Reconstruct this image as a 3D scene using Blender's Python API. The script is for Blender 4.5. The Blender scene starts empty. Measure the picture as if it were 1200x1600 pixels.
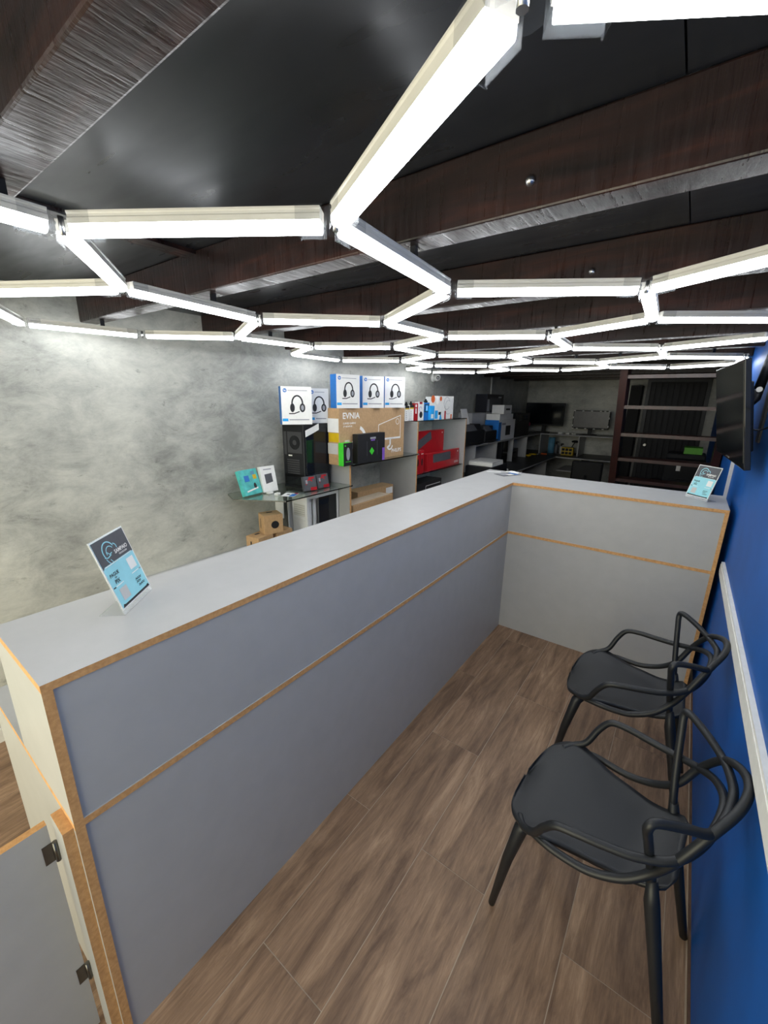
import bpy, bmesh, math, random
from mathutils import Vector, Matrix
random.seed(7)
S = bpy.context.scene
COL = S.collection
PI = math.pi

# ---------------------------------------------------------------- camera
CAM_H = 1.63
PITCH, ROLL, YAW = 0.270272, 0.015302, 0.626227
FPX, CX, CY = 637.21, 604.77, 800.69          # photograph taken as 1200 x 1600
_right = Vector((math.cos(YAW), math.sin(YAW), 0))
_fwd = Vector((-math.sin(YAW)*math.cos(PITCH), math.cos(YAW)*math.cos(PITCH), -math.sin(PITCH)))
_up = _right.cross(_fwd)
RIGHT = _right*math.cos(ROLL) + _up*math.sin(ROLL)
UP = -_right*math.sin(ROLL) + _up*math.cos(ROLL)
FWD = _fwd
CP = Vector((0, 0, CAM_H))
cam = bpy.data.cameras.new('camera')
cam.sensor_fit = 'VERTICAL'; cam.sensor_height = 32.0; cam.sensor_width = 24.0
cam.lens = FPX/1600*32.0
cam.shift_x = -(CX-600)/1600; cam.shift_y = (CY-800)/1600
cam.clip_start = 0.02
camo = bpy.data.objects.new('camera', cam); COL.objects.link(camo)
camo.matrix_world = Matrix(((RIGHT.x, UP.x, -FWD.x, 0), (RIGHT.y, UP.y, -FWD.y, 0), (RIGHT.z, UP.z, -FWD.z, CAM_H), (0, 0, 0, 1)))
S.camera = camo

# ---------------------------------------------------------------- world, exposure
w = bpy.data.worlds.new('world'); S.world = w; w.use_nodes = True
w.node_tree.nodes['Background'].inputs[0].default_value = (1.0, 0.955, 0.72, 1)
w.node_tree.nodes['Background'].inputs[1].default_value = 2.8
S.view_settings.view_transform = 'Standard'; S.view_settings.look = 'None'
S.view_settings.gamma = 1.0; S.view_settings.use_curve_mapping = False
S.view_settings.exposure = 0.76
TUBE_POWER = 10.0
# warm light from behind enters an added, unseen shopfront (portal guides the sampling only)
pl = bpy.data.lights.new('shopfront_portal_offscreen', 'AREA'); pl.shape = 'RECTANGLE'; pl.size = 2.42; pl.size_y = 1.98; pl.cycles.is_portal = True
plo = bpy.data.objects.new('shopfront_portal_offscreen', pl); COL.objects.link(plo); plo.location = (-1.09, -1.41, .99); plo.rotation_euler = (math.pi/2, 0, 0)

def ray(u, v): return RIGHT*((u-CX)/FPX) - UP*((v-CY)/FPX) + FWD
def onx(u, v, x): r = ray(u, v); return CP + r*((x-CP.x)/r.x)
def ony(u, v, y): r = ray(u, v); return CP + r*((y-CP.y)/r.y)
def onz(u, v, z): r = ray(u, v); return CP + r*((z-CP.z)/r.z)

# ---------------------------------------------------------------- materials
MATS = {}
def new_mat(name):
    m = bpy.data.materials.new(name); m.use_nodes = True
    nt = m.node_tree; b = nt.nodes['Principled BSDF']
    MATS[name] = m
    return m, nt, b
def N(nt, t, **kw):
    n = nt.nodes.new(t)
    for k, v in kw.items(): setattr(n, k, v)
    return n
def coords(nt, scale=(1, 1, 1), rnd=True):
    tc = N(nt, 'ShaderNodeTexCoord'); mp = N(nt, 'ShaderNodeMapping'); mp.inputs['Scale'].default_value = scale
    nt.links.new(tc.outputs['Object'], mp.inputs['Vector'])
    if rnd:
        oi = N(nt, 'ShaderNodeObjectInfo'); mu = N(nt, 'ShaderNodeMath', operation='MULTIPLY'); mu.inputs[1].default_value = 37.0
        nt.links.new(oi.outputs['Random'], mu.inputs[0]); nt.links.new(mu.outputs[0], mp.inputs['Location'])
    return mp.outputs['Vector']
def noise(nt, vec, scale, detail=4, rough=.55, dist=0):
    n = N(nt, 'ShaderNodeTexNoise'); n.inputs['Scale'].default_value = scale; n.inputs['Detail'].default_value = detail
    n.inputs['Roughness'].default_value = rough; n.inputs['Distortion'].default_value = dist
    nt.links.new(vec, n.inputs['Vector']); return n.outputs['Fac']
def ramp(nt, fac, stops):
    r = N(nt, 'ShaderNodeValToRGB'); e = r.color_ramp.elements
    while len(e) < len(stops): e.new(.5)
    for i, (p, c) in enumerate(stops): e[i].position = p; e[i].color = (*c, 1)
    nt.links.new(fac, r.inputs['Fac']); return r.outputs['Color']
def bump(nt, b, fac, strength, dist=.002):
    n = N(nt, 'ShaderNodeBump'); n.inputs['Strength'].default_value = strength; n.inputs['Distance'].default_value = dist
    nt.links.new(fac, n.inputs['Height']); nt.links.new(n.outputs['Normal'], b.inputs['Normal'])
def mat(name, col, rough=.5, metal=0, var=.08, scale=30, bmp=0, coat=0, alpha=1, trans=0, ior=1.45):
    if name in MATS: return MATS[name]
    m, nt, b = new_mat(name)
    v = coords(nt); f = noise(nt, v, scale)
    lo = tuple(c*(1-var) for c in col); hi = tuple(min(1, c*(1+var)) for c in col)
    nt.links.new(ramp(nt, f, [(.3, lo), (.7, hi)]), b.inputs['Base Color'])
    b.inputs['Roughness'].default_value = rough; b.inputs['Metallic'].default_value = metal
    b.inputs['Coat Weight'].default_value = coat; b.inputs['Alpha'].default_value = alpha
    b.inputs['Transmission Weight'].default_value = trans; b.inputs['IOR'].default_value = ior
    if bmp: bump(nt, b, noise(nt, v, scale*3), bmp)
    return m

# grey burnished cement
m, nt, b = new_mat('burnished_cement')
tc = N(nt, 'ShaderNodeTexCoord')
def vmap(rot, scl):
    mp = N(nt, 'ShaderNodeMapping'); mp.inputs['Rotation'].default_value = rot; mp.inputs['Scale'].default_value = scl
    nt.links.new(tc.outputs['Object'], mp.inputs['Vector']); return mp.outputs['Vector']
f1 = noise(nt, vmap((0, 0, 0), (1, 1, 1)), 1.1, 6, .6, .5)
f2 = noise(nt, vmap((.7, 0, 0), (1, 1, 1.7)), 4.5, 12, .78, .35)
f3 = noise(nt, vmap((-.6, 0, 0), (1, 1, 2.4)), 9, 8, .72, .6)
mx = N(nt, 'ShaderNodeMix'); mx.inputs['Factor'].default_value = .5
nt.links.new(f1, mx.inputs['A']); nt.links.new(f2, mx.inputs['B'])
base = ramp(nt, mx.outputs['Result'], [(.38, (.235, .24, .22)), (.5, (.42, .425, .385)), (.62, (.58, .58, .52))])
fl = ramp(nt, f3, [(.30, (.45, .46, .45)), (.40, (1, 1, 1)), (.62, (1, 1, 1)), (.74, (1.25, 1.25, 1.2))])
mm = N(nt, 'ShaderNodeMix', data_type='RGBA', blend_type='MULTIPLY'); mm.inputs['Factor'].default_value = .8
nt.links.new(base, mm.inputs['A']); nt.links.new(fl, mm.inputs['B']); nt.links.new(mm.outputs['Result'], b.inputs['Base Color'])
nt.links.new(ramp(nt, f2, [(.3, (.36,)*3), (.7, (.6,)*3)]), b.inputs['Roughness'])
bump(nt, b, mx.outputs['Result'], .2, .006)

# wood-look porcelain plank
m, nt, b = new_mat('wood_porcelain')
v = coords(nt, (9, 1.1, 1)); f1 = noise(nt, v, 2.0, 10, .7, .5)
v2 = coords(nt, (110, 7, 1)); f2 = noise(nt, v2, 2.0, 6, .65, .4)
v3 = coords(nt, (2.2, 1.4, 1)); f3 = noise(nt, v3, 1.6, 5, .6, .3)
c1 = ramp(nt, f1, [(.28, (.10, .057, .034)), (.44, (.215, .132, .080)), (.57, (.33, .212, .132)), (.72, (.50, .34, .22))])
mx = N(nt, 'ShaderNodeMix', data_type='RGBA', blend_type='MULTIPLY'); mx.inputs['Factor'].default_value = .55
nt.links.new(c1, mx.inputs['A']); nt.links.new(ramp(nt, f2, [(.3, (.6, .58, .56)), (.65, (1.1, 1.08, 1.05))]), mx.inputs['B'])
mx2 = N(nt, 'ShaderNodeMix', data_type='RGBA', blend_type='MULTIPLY'); mx2.inputs['Factor'].default_value = .6
nt.links.new(mx.outputs['Result'], mx2.inputs['A']); nt.links.new(ramp(nt, f3, [(.3, (.72, .70, .69)), (.7, (1.15, 1.12, 1.1))]), mx2.inputs['B'])
nt.links.new(mx2.outputs['Result'], b.inputs['Base Color'])
nt.links.new(ramp(nt, f2, [(.2, (.42,)*3), (.8, (.6,)*3)]), b.inputs['Roughness'])
bump(nt, b, f2, .25, .001)

# dark varnished beam timber, and black painted boards
m, nt, b = new_mat('beam_timber')
v = coords(nt, (1.2, 9, 9)); f1 = noise(nt, v, 2.4, 7, .6, .8)
v2 = coords(nt, (45, 6, 2)); f2 = noise(nt, v2, 2, 4, .6)
nt.links.new(ramp(nt, f1, [(.3, (.006, .0045, .0045)), (.52, (.019, .0095, .0085)), (.74, (.050, .018, .013))]), b.inputs['Base Color'])
nt.links.new(ramp(nt, f2, [(.3, (.22,)*3), (.7, (.5,)*3)]), b.inputs['Roughness'])
bump(nt, b, f2, .4, .004); b.inputs['Specular IOR Level'].default_value = .38
m, nt, b = new_mat('black_board')
v = coords(nt, (2, 2, 2)); f1 = noise(nt, v, 1.6, 6, .6, .5)
v2 = coords(nt, (1.5, 7, 4)); f2 = noise(nt, v2, 2, 3, .5, .2)
nt.links.new(ramp(nt, f1, [(.3, (.006, .0075, .010)), (.7, (.016, .018, .022))]), b.inputs['Base Color'])
nt.links.new(ramp(nt, f2, [(.3, (.24,)*3), (.75, (.42,)*3)]), b.inputs['Roughness'])

m, nt, b = new_mat('stair_timber')
v = coords(nt, (8, 8, 1.2)); f1 = noise(nt, v, 2.4, 6, .6, .6)
nt.links.new(ramp(nt, f1, [(.3, (.014, .005, .004)), (.7, (.042, .012, .009))]), b.inputs['Base Color'])
b.inputs['Roughness'].default_value = .4
# blue paint
m, nt, b = new_mat('blue_paint')
v = coords(nt, rnd=False); f1 = noise(nt, v, 3, 5, .6)
nt.links.new(ramp(nt, f1, [(.3, (.002, .075, .31)), (.7, (.004, .10, .41))]), b.inputs['Base Color'])
b.inputs['Roughness'].default_value = .5; b.inputs['Specular IOR Level'].default_value = .28
bump(nt, b, noise(nt, v, 120, 3), .08, .001)
# raw fibreboard
m, nt, b = new_mat('raw_fibreboard')
v = coords(nt); f1 = noise(nt, v, 90, 5, .6)
nt.links.new(ramp(nt, f1, [(.3, (.46, .235, .085)), (.7, (.66, .37, .15))]), b.inputs['Base Color'])
b.inputs['Roughness'].default_value = .75
LAM = mat('grey_laminate', (.405, .405, .40), .42, var=.03, scale=14, bmp=.03)
RAW = MATS['raw_fibreboard']
DTOP = mat('dark_worktop', (.03, .031, .034), .45)
# light tubes
m, nt, b = new_mat('tube_light')
b.inputs['Base Color'].default_value = (.9, .9, .9, 1)
b.inputs['Emission Color'].default_value = (.94, .97, 1.0, 1); b.inputs['Emission Strength'].default_value = TUBE_POWER
HOUS = mat('tube_housing', (.60, .58, .52), .35, var=.03)
CLEAR = mat('clear_plastic', (.10, .11, .12), .03, var=.02, alpha=.10)
ACRY = mat('clear_acrylic', (.86, .90, .90), .05, var=.02, alpha=.28)
GLASS = mat('shelf_glass', (.80, .92, .88), .02, var=.02, trans=1.0, ior=1.45)
TINT = mat('tinted_glass', (.012, .015, .022), .04, var=.02, alpha=.72)
BLKP = mat('black_plastic', (.011, .012, .014), .5, bmp=.05); BLKP.node_tree.nodes['Principled BSDF'].inputs['Specular IOR Level'].default_value = .3
CHAIRM = mat('chair_black_plastic', (.010, .0115, .0135), .44, var=.05, bmp=.03)
BLKG = mat('black_gloss', (.006, .007, .009), .08)
SCREEN = mat('screen_black', (.004, .006, .008), .12)
DKM = mat('dark_metal', (.02, .021, .024), .4, .6)
WHT = mat('white_card', (.78, .78, .76), .5, var=.03)
WHP = mat('white_paint', (.74, .74, .70), .45, var=.05)
WMET = mat('white_metal', (.72, .73, .75), .35, var=.03)
KRAFT = mat('kraft_card', (.47, .30, .155), .8, var=.1, scale=60)
INK = mat('black_ink', (.012, .012, .014), .5)
GINK = mat('grey_ink', (.30, .31, .34), .5)
WINK = mat('white_ink', (.85, .84, .80), .5, var=.03)
BLUEC = mat('blue_card', (.012, .16, .52), .4)
CYAN = mat('cyan_ink', (.02, .36, .80), .4)
REDC = mat('red_card', (.40, .012, .018), .3)
GRN = mat('green_card', (.06, .62, .04), .4)
PURP = mat('purple_ink', (.22, .10, .52), .4)
TEAL = mat('teal_card', (.07, .46, .44), .4, var=.25, scale=25)
LTEAL = mat('light_teal_ink', (.30, .66, .74), .45, var=.04)
CHAR = mat('charcoal_ink', (.075, .078, .088), .45)
YEL = mat('yellow_plastic', (.62, .42, .01), .45)
STEEL = mat('steel', (.45, .45, .44), .3, 1.0)
BROWN = mat('brown_skirting', (.12, .065, .035), .5, var=.2)
GREYW = mat('grey_card', (.52, .52, .51), .5, var=.04)
PINK = mat('pink_fabric', (.42, .03, .09), .6)
SKYB = mat('pale_blue_roll', (.10, .28, .42), .5)
GROUT = mat('grout', (.40, .32, .24), .9, var=.1)
ORNG = mat('orange_ink', (.75, .14, .03), .5)

# ---------------------------------------------------------------- mesh helpers
def link(name, me, mats, parent=None, loc=None):
    o = bpy.data.objects.new(name, me); COL.objects.link(o)
    if not isinstance(mats, (list, tuple)): mats = [mats]
    if me is not None and len(me.materials) == 0:
        for mm in mats: me.materials.append(mm)
    if parent is not None: o.parent = parent
    if loc is not None: o.location = loc
    return o
def bm_mesh(bm, name, smooth=False):
    bmesh.ops.recalc_face_normals(bm, faces=bm.faces)
    me = bpy.data.meshes.new(name); bm.to_mesh(me); bm.free()
    if smooth:
        for p in me.polygons: p.use_smooth = True
    return me
def add_box(bm, x0, x1, y0, y1, z0, z1, mtx=None, mi=0, bev=0):
    vs = [bm.verts.new((x, y, z)) for z in (z0, z1) for y in (y0, y1) for x in (x0, x1)]
    fs = [bm.faces.new([vs[i] for i in q]) for q in ((0, 2, 3, 1), (4, 5, 7, 6), (0, 1, 5, 4), (2, 6, 7, 3), (0, 4, 6, 2), (1, 3, 7, 5))]
    for f in fs: f.material_index = mi
    if bev:
        es = list({e for f in fs for e in f.edges})
        r = bmesh.ops.bevel(bm, geom=es, offset=bev, segments=2, affect='EDGES', profile=.5)
        vs = list({v for f in r['faces'] for v in f.verts} | {v for v in vs if v.is_valid})
        for f in r['faces']: f.material_index = mi
    if mtx is not None: bmesh.ops.transform(bm, matrix=mtx, verts=[v for v in vs if v.is_valid])
    return vs
def box(name, mats, x0, x1, y0, y1, z0, z1, parent=None, bev=0, mtx=None):
    """box given in world coordinates; a parent that is unrotated is subtracted"""
    bm = bmesh.new(); add_box(bm, x0, x1, y0, y1, z0, z1, mtx, 0, bev)
    if parent is not None: bmesh.ops.translate(bm, verts=bm.verts, vec=-parent.location) if mtx is None and parent.get('_abs') else None
    return link(name, bm_mesh(bm, name), mats, parent)
def board(name, parent, x0, x1, y0, y1, z0, z1, flat='z'):
    """laminated board: grey on the two big faces, raw fibreboard on its edges"""
    bm = bmesh.new(); add_box(bm, x0, x1, y0, y1, z0, z1)
    bm.normal_update(); ax = 'xyz'.index(flat)
    for f in bm.faces: f.material_index = 0 if abs(f.normal[ax]) > .5 else 1
    if parent is not None and parent.get('_abs'): bmesh.ops.translate(bm, verts=bm.verts, vec=-parent.location)
    return link(name, bm_mesh(bm, name), [DTOP if name == 'worktop' else LAM, EDGE[0]], parent)
def thing(name, label, cat, loc=(0, 0, 0), rz=0, group=None, ab=False):
    o = bpy.data.objects.new(name, None); COL.objects.link(o)
    o.empty_display_size = .05; o.location = loc; o.rotation_euler = (0, 0, rz)
    o['label'] = label; o['category'] = cat
    if group: o['group'] = group
    if ab: o['_abs'] = 1
    return o
def tag(o, label, cat, group=None):
    o['label'] = label; o['category'] = cat
    if group: o['group'] = group
    return o
def struct(o): o['kind'] = 'structure'; return o
def add_tube(bm, pts, rad, n=10, cap=True, flat=1.0, mi=0):
    """sweep a round section along points (parallel transport)"""
    pts = [Vector(p) for p in pts]
    if not hasattr(rad, '__len__'): rad = [rad]*len(pts)
    tn = []
    for i in range(len(pts)):
        a = pts[max(i-1, 0)]; c = pts[min(i+1, len(pts)-1)]; tn.append((c-a).normalized())
    up = Vector((0, 0, 1)) if abs(tn[0].z) < .9 else Vector((1, 0, 0))
    nrm = (up - tn[0]*up.dot(tn[0])).normalized(); rings = []
    for p, t, r in zip(pts, tn, rad):
        nrm = (nrm - t*nrm.dot(t)).normalized(); bi = t.cross(nrm)
        rings.append([bm.verts.new(p + nrm*(r*flat*math.cos(2*PI*k/n)) + bi*(r*math.sin(2*PI*k/n))) for k in range(n)])
    for a, c in zip(rings, rings[1:]):
        for k in range(n):
            f = bm.faces.new((a[k], a[(k+1) % n], c[(k+1) % n], c[k])); f.material_index = mi; f.smooth = True
    if cap:
        bm.faces.new(rings[0][::-1]).material_index = mi; bm.faces.new(rings[-1]).material_index = mi
def spline(pts, k=6):
    P = [Vector(p) for p in pts]; out = []
    for i in range(len(P)-1):
        p0 = P[max(i-1, 0)]; p1 = P[i]; p2 = P[i+1]; p3 = P[min(i+2, len(P)-1)]
        for j in range(k):
            t = j/k
            out.append(.5*((2*p1) + (p2-p0)*t + (2*p0-5*p1+4*p2-p3)*t*t + (3*p1-p0-3*p2+p3)*t**3))
    out.append(P[-1]); return out
def tube(name, m, pts, rad, parent=None, n=10, k=0, flat=1.0):
    bm = bmesh.new(); add_tube(bm, spline(pts, k) if k else pts, rad, n, flat=flat)
    me = bm_mesh(bm, name)
    for p in me.polygons: p.use_smooth = len(p.vertices) == 4
    return link(name, me, m, parent)
def add_lathe(bm, prof, n=20, mtx=None, mi=0):
    rings = []; new = []
    for r, z in prof:
        ring = [bm.verts.new((max(r, 1e-5)*math.cos(2*PI*k/n), max(r, 1e-5)*math.sin(2*PI*k/n), z)) for k in range(n)]
        rings.append(ring); new += ring
    for a, c in zip(rings, rings[1:]):
        for k in range(n):
            f = bm.faces.new((a[k], a[(k+1) % n], c[(k+1) % n], c[k])); f.material_index = mi; f.smooth = True
    bm.faces.new(rings[0][::-1]); bm.faces.new(rings[-1])
    if mtx is not None: bmesh.ops.transform(bm, matrix=mtx, verts=new)
def lathe(name, m, prof, parent=None, n=20, mtx=None, loc=None):
    bm = bmesh.new(); add_lathe(bm, prof, n, mtx); return link(name, bm_mesh(bm, name), m, parent, loc)
def add_prism(bm, pts, h0, h1, mtx=None, mi=0):
    """polygon in XY extruded in z"""
    a = [bm.verts.new((x, y, h0)) for x, y in pts]; c = [bm.verts.new((x, y, h1)) for x, y in pts]
    fs = [bm.faces.new(a[::-1]), bm.faces.new(c)]
    n = len(pts)
    for i in range(n): fs.append(bm.faces.new((a[i], a[(i+1) % n], c[(i+1) % n], c[i])))
    for f in fs: f.material_index = mi
    if mtx is not None: bmesh.ops.transform(bm, matrix=mtx, verts=a+c)
def prism(name, mats, pts, h0, h1, parent=None, mtx=None):
    bm = bmesh.new(); add_prism(bm, pts, h0, h1, mtx); return link(name, bm_mesh(bm, name), mats, parent)
# local frame of a face that looks along +X (text runs along +Y, up is +Z) and along -Y
def face_px(x, y=0, z=0): return Matrix(((0, 0, 1, x), (1, 0, 0, y), (0, 1, 0, z), (0, 0, 0, 1)))
def face_ny(y, x=0, z=0): return Matrix(((1, 0, 0, x), (0, 0, -1, y), (0, 1, 0, z), (0, 0, 0, 1)))
def face_nx(x, y=0, z=0): return Matrix(((0, 0, -1, x), (-1, 0, 0, y), (0, 1, 0, z), (0, 0, 0, 1)))
def face_pz(z, x=0, y=0): return Matrix(((1, 0, 0, x), (0, 1, 0, y), (0, 0, 1, z), (0, 0, 0, 1)))
class Face:
    """flat print on a face: shapes of one colour become one thin part"""
    def __init__(s, parent, mtx): s.p = parent; s.m = mtx; s.b = {}
    def bm(s, name, m): return s.b.setdefault((name, m.name), [bmesh.new(), m])[0]
    def rect(s, m, u0, v0, u1, v1, lift=0, name='print'):
        add_box(s.bm(name, m), u0, u1, v0, v1, .0001+lift, .0006+lift); return s
    def poly(s, m, pts, lift=0, name='print'): add_prism(s.bm(name, m), pts, .0001+lift, .0006+lift); return s
    def disc(s, m, u, v, r, lift=0, ry=None, name='print', n=20):
        ry = ry or r
        return s.poly(m, [(u+r*math.cos(2*PI*k/n), v+ry*math.sin(2*PI*k/n)) for k in range(n)], lift, name)
    def arc(s, m, u, v, r, wd, a0, a1, lift=0, name='print', n=14, ry=None):
        ry = ry or r
        A = [math.radians(a0+(a1-a0)*k/n) for k in range(n+1)]
        for p, q in zip(A, A[1:]):
            s.poly(m, [(u+(r-wd)*math.cos(p), v+(ry-wd)*math.sin(p)), (u+r*math.cos(p), v+ry*math.sin(p)), (u+r*math.cos(q), v+ry*math.sin(q)), (u+(r-wd)*math.cos(q), v+(ry-wd)*math.sin(q))], lift, name)
        return s
    def line(s, m, pts, wd, lift=0, name='print'):
        for (a, b), (c, d) in zip(pts, pts[1:]):
            L = math.hypot(c-a, d-b) or 1; nx, ny = -(d-b)/L*wd/2, (c-a)/L*wd/2
            s.poly(m, [(a+nx, b+ny), (a-nx, b-ny), (c-nx, d-ny), (c+nx, d+ny)], lift, name)
        return s
    def text(s, m, txt, u, v, size, lift=0, name='lettering', sx=1.0, ang=0, align='CENTER'):
        cu = bpy.data.curves.new('txt', 'FONT'); cu.body = txt; cu.size = size; cu.align_x = align; cu.resolution_u = 2; cu.offset = size*.022
        ob = bpy.data.objects.new('txt', cu); me = bpy.data.meshes.new_from_object(ob)
        bm = s.bm(name, m); n0 = len(bm.verts); bm.from_mesh(me); bm.verts.ensure_lookup_table()
        bmesh.ops.transform(bm, matrix=Matrix.Translation((u, v, .0005+lift)) @ Matrix.Rotation(ang, 4, 'Z') @ Matrix.Diagonal((sx, 1, 1, 1)), verts=bm.verts[n0:])
        bpy.data.objects.remove(ob); bpy.data.curves.remove(cu); bpy.data.meshes.remove(me); return s
    def done(s):
        for (nm, _), (bm, m) in s.b.items():
            bmesh.ops.transform(bm, matrix=s.m, verts=bm.verts)
            me = bpy.data.meshes.new(nm); bm.to_mesh(me); bm.free(); link(nm, me, m, s.p)
def carton(name, label, cat, loc, dep, wid, hgt, m, rz=0, group=None, bev=.0015, part='carton'):
    """box standing at loc (base centre); local front looks along +X, width runs along Y"""
    t = thing(name, label, cat, loc, rz, group)
    box(part, m, -dep/2, dep/2, -wid/2, wid/2, 0, hgt, t, bev)
    return t

# ================================================================= SETTING
XL, XL2, XR = -2.45, -2.55, .274
YF, YB, YSTEP = -1.35, 7.95, 4.29
ZB, ZC = 1.965, 2.09                     # beam undersides, ceiling boards
fl = struct(box('floor', GROUT, XL2-.1, XR+.1, YF-.1, YB+.1, -.06, -.001))
# wood-look planks .25 x 1.045, half-bond
PW, PL, G = .251, 1.045, .0028
meshes = {}
def plank(x0, x1, y0, y1):
    key = (round(x1-x0, 4), round(y1-y0, 4))
    if key not in meshes:
        bm = bmesh.new(); add_box(bm, -key[0]/2, key[0]/2, -key[1]/2, key[1]/2, -.012, 0)
        meshes[key] = bm_mesh(bm, 'floor_tile')
    o = link('floor_tile', meshes[key], MATS['wood_porcelain'], fl, ((x0+x1)/2, (y0+y1)/2, 0))
for r in range(-7, 5):
    xa = -.80 + PW*r; xb = xa + PW
    xa, xb = max(xa+G/2, XL2), min(xb-G/2, XR-.012)
    if xb-xa < .02: continue
    y = (1.015 if r % 2 else .486) - 3*PL
    while y < YB:
        a, c = max(y+G/2, YF), min(y+PL-G/2, YB)
        if c-a > .03:
            xs_ = max(xa, XL) if a < YSTEP else xa
            if xb-xs_ > .01: plank(xs_, xb, a, c)
        y += PL
CEM = MATS['burnished_cement']; BLU = MATS['blue_paint']
ZT = 2.3
struct(box('wall_left', CEM, XL-.3, XL, YF-.1, YSTEP, -.05, ZT))
struct(box('wall_alcove', CEM, XL2-.2, XL2, YSTEP, YB+.1, -.05, ZT))
struct(box('wall_back', CEM, XL2, XR, YB, YB+.15, -.05, ZT))
struct(box('wall_right', BLU, XR, XR+.12, YF-.1, YB+.15, -.05, ZT))
bm = bmesh.new()                          # unseen wall behind the camera, opening added for the warm light
add_box(bm, XL, -2.3, YF-.12, YF, -.05, ZT); add_box(bm, .12, XR, YF-.12, YF, -.05, ZT); add_box(bm, -2.3, .12, YF-.12, YF, 1.98, ZT)
struct(link('wall_front', bm_mesh(bm, 'wall_front'), CEM))
struct(box('baseboard_right', BROWN, XR-.007, XR, YF, 2.70, 0, .012))
struct(box('baseboard_left', WHP, XL, XL+.012, YF, .95, 0, .07))
# flat white cable trunking along the blue wall
bm = bmesh.new(); L0 = 2.72-YF
add_box(bm, XR-.014, XR, YF, 2.722, .745, .815); add_box(bm, XR-.016, XR-.013, YF, 2.722, .757, .803)
bmesh.ops.transform(bm, matrix=Matrix.Translation((0, 2.722, 0)) @ Matrix.Shear('XY', 4, (0, 0)) @ Matrix.Translation((0, -2.722, 0)), verts=bm.verts)
for vv in bm.verts: vv.co.z += (2.722-vv.co.y)*.020
struct(link('trim_1', bm_mesh(bm, 'trim_1'), WHP))

# ceiling: slab over boards and beams
ce = struct(box('ceiling', mat('ceiling_slab', (.012, .012, .013), .6), XL2-.1, XR+.12, YF-.1, 4.22, ZC+.018, ZC+.06))
struct(box('ceiling', MATS['ceiling_slab'], XL2-.1, -.66, 4.22, YB+.15, ZC+.018, ZC+.06))
struct(box('ceiling', MATS['ceiling_slab'], -.66, XR+.12, 5.35, YB+.15, ZC+.018, ZC+.06))
bm = bmesh.new()                          # unseen box above the opening, added to keep world light out
add_box(bm, -.78, -.66, 4.10, 5.47, ZC+.06, 3.3); add_box(bm, -.66, XR+.12, 4.10, 4.22, ZC+.06, 3.3); add_box(bm, -.66, XR+.12, 5.35, 5.47, ZC+.06, 3.3)
add_box(bm, XR, XR+.12, 4.10, 5.47, ZT, 3.3); add_box(bm, -.78, XR+.12, 4.10, 5.47, 3.3, 3.36)
struct(link('wall_light_block', bm_mesh(bm, 'wall_light_block'), CEM))
YS = [.218-.627*2, .218-.627, .218, .848, 1.475, 2.10, 2.73, 3.36, 3.98, 4.62, 5.25, 5.88, 6.5, 7.13]
BW = .075
for i, y in enumerate(YS):
    x1 = XR if not 4.3 < y < 5.3 else -.67
    bm = bmesh.new(); add_box(bm, XL2 if y > YSTEP else XL, x1, y, y+BW, ZB, ZC, bev=.004)
    link('ceiling_beam', bm_mesh(bm, 'ceiling_beam'), MATS['beam_timber'], ce)
edges = [YF] + YS + [YB]
for a, c in zip(edges, edges[1:]):
    a2 = a + (BW if a != YF else 0)
    if c-a2 < .05: continue
    xs = [XL2 if a > YSTEP-.4 else XL, -1.40, -.09, XR]
    if 4.0 < a < 5.2: xs = [XL2, -1.40, -.66]
    if a == 3.98: xs = [XL, -1.40, -.66, XR]
    for x0, x1 in zip(xs, xs[1:]):
        c2 = 4.22 if a == 3.98 and x0 > -1.0 else c
        bm = bmesh.new(); add_box(bm, x0+.0015, x1-.0015, a2, c2, ZC, ZC+.018)
        link('ceiling_board', bm_mesh(bm, 'ceiling_board'), MATS['black_board'], ce)
bm = bmesh.new(); add_box(bm, -1.47, -1.40, .218+BW, .848, ZC-.012, ZC); link('ceiling_batten', bm_mesh(bm, 'ceiling_batten'), MATS['beam_timber'], ce)
# two bolt heads in the beam faces
for (u, v, y) in ((829, 283, .848), (925, 424, 1.475)):
    p = ony(u, v, y)
    lathe('bolt', STEEL, [(.009, 0), (.009, .004), (.005, .009), (.0, .010)], ce, 10, Matrix.Translation(p) @ Matrix.Rotation(PI/2, 4, 'X'))

# ================================================================= HEXAGON LIGHTS
HS = .48; HZ = CAM_H + .5679*HS
HX, HY, TH = -1.185876, 1.249922, .544022
def hexn(a, b):
    e = lambda t: Vector((math.cos(t), math.sin(t), 0))
    q = e(TH+PI/3)*a + e(TH-PI/3)*b
    return Vector(((HX+q.x)*HS, (HY+q.y)*HS, HZ))
seen = {(0, 0): (525, 366), (1, 0): (700, 464), (-1, -1): (100, 372), (-1, -2): (192, 460), (0, -2): (403, 506), (1, -1): (603, 511), (0, -3): (372, 532), (2, -1): (692, 531),
        (-1, -4): (223, 529), (-2, -4): (34, 511), (2, 1): (1009, 461), (3, 1): (1019, 505), (3, 0): (859, 530), (0, 1): (815, 27)}
nodes = {}
for a in range(-6, 11):
    for b in range(-4, 3):
        if (a+b) % 3 == 2: continue
        p = hexn(a, b)
        if p.y > 4.25 or p.y < -.70 or p.x < -2.31 or p.x > .262: continue
        nodes[(a, b)] = onz(*seen[(a, b)], HZ) if (a, b) in seen else p
        nodes[(a, b)].x = min(nodes[(a, b)].x, .252)
def nbrs(a, b):
    return [(a+1, b), (a, b+1), (a-1, b-1)] if (a+b) % 3 == 0 else [(a-1, b), (a, b-1), (a+1, b+1)]
while True:
    dead = [k for k in nodes if sum(q in nodes for q in nbrs(*k)) < 2]
    if not dead: break
    for k in dead: del nodes[k]
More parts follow.
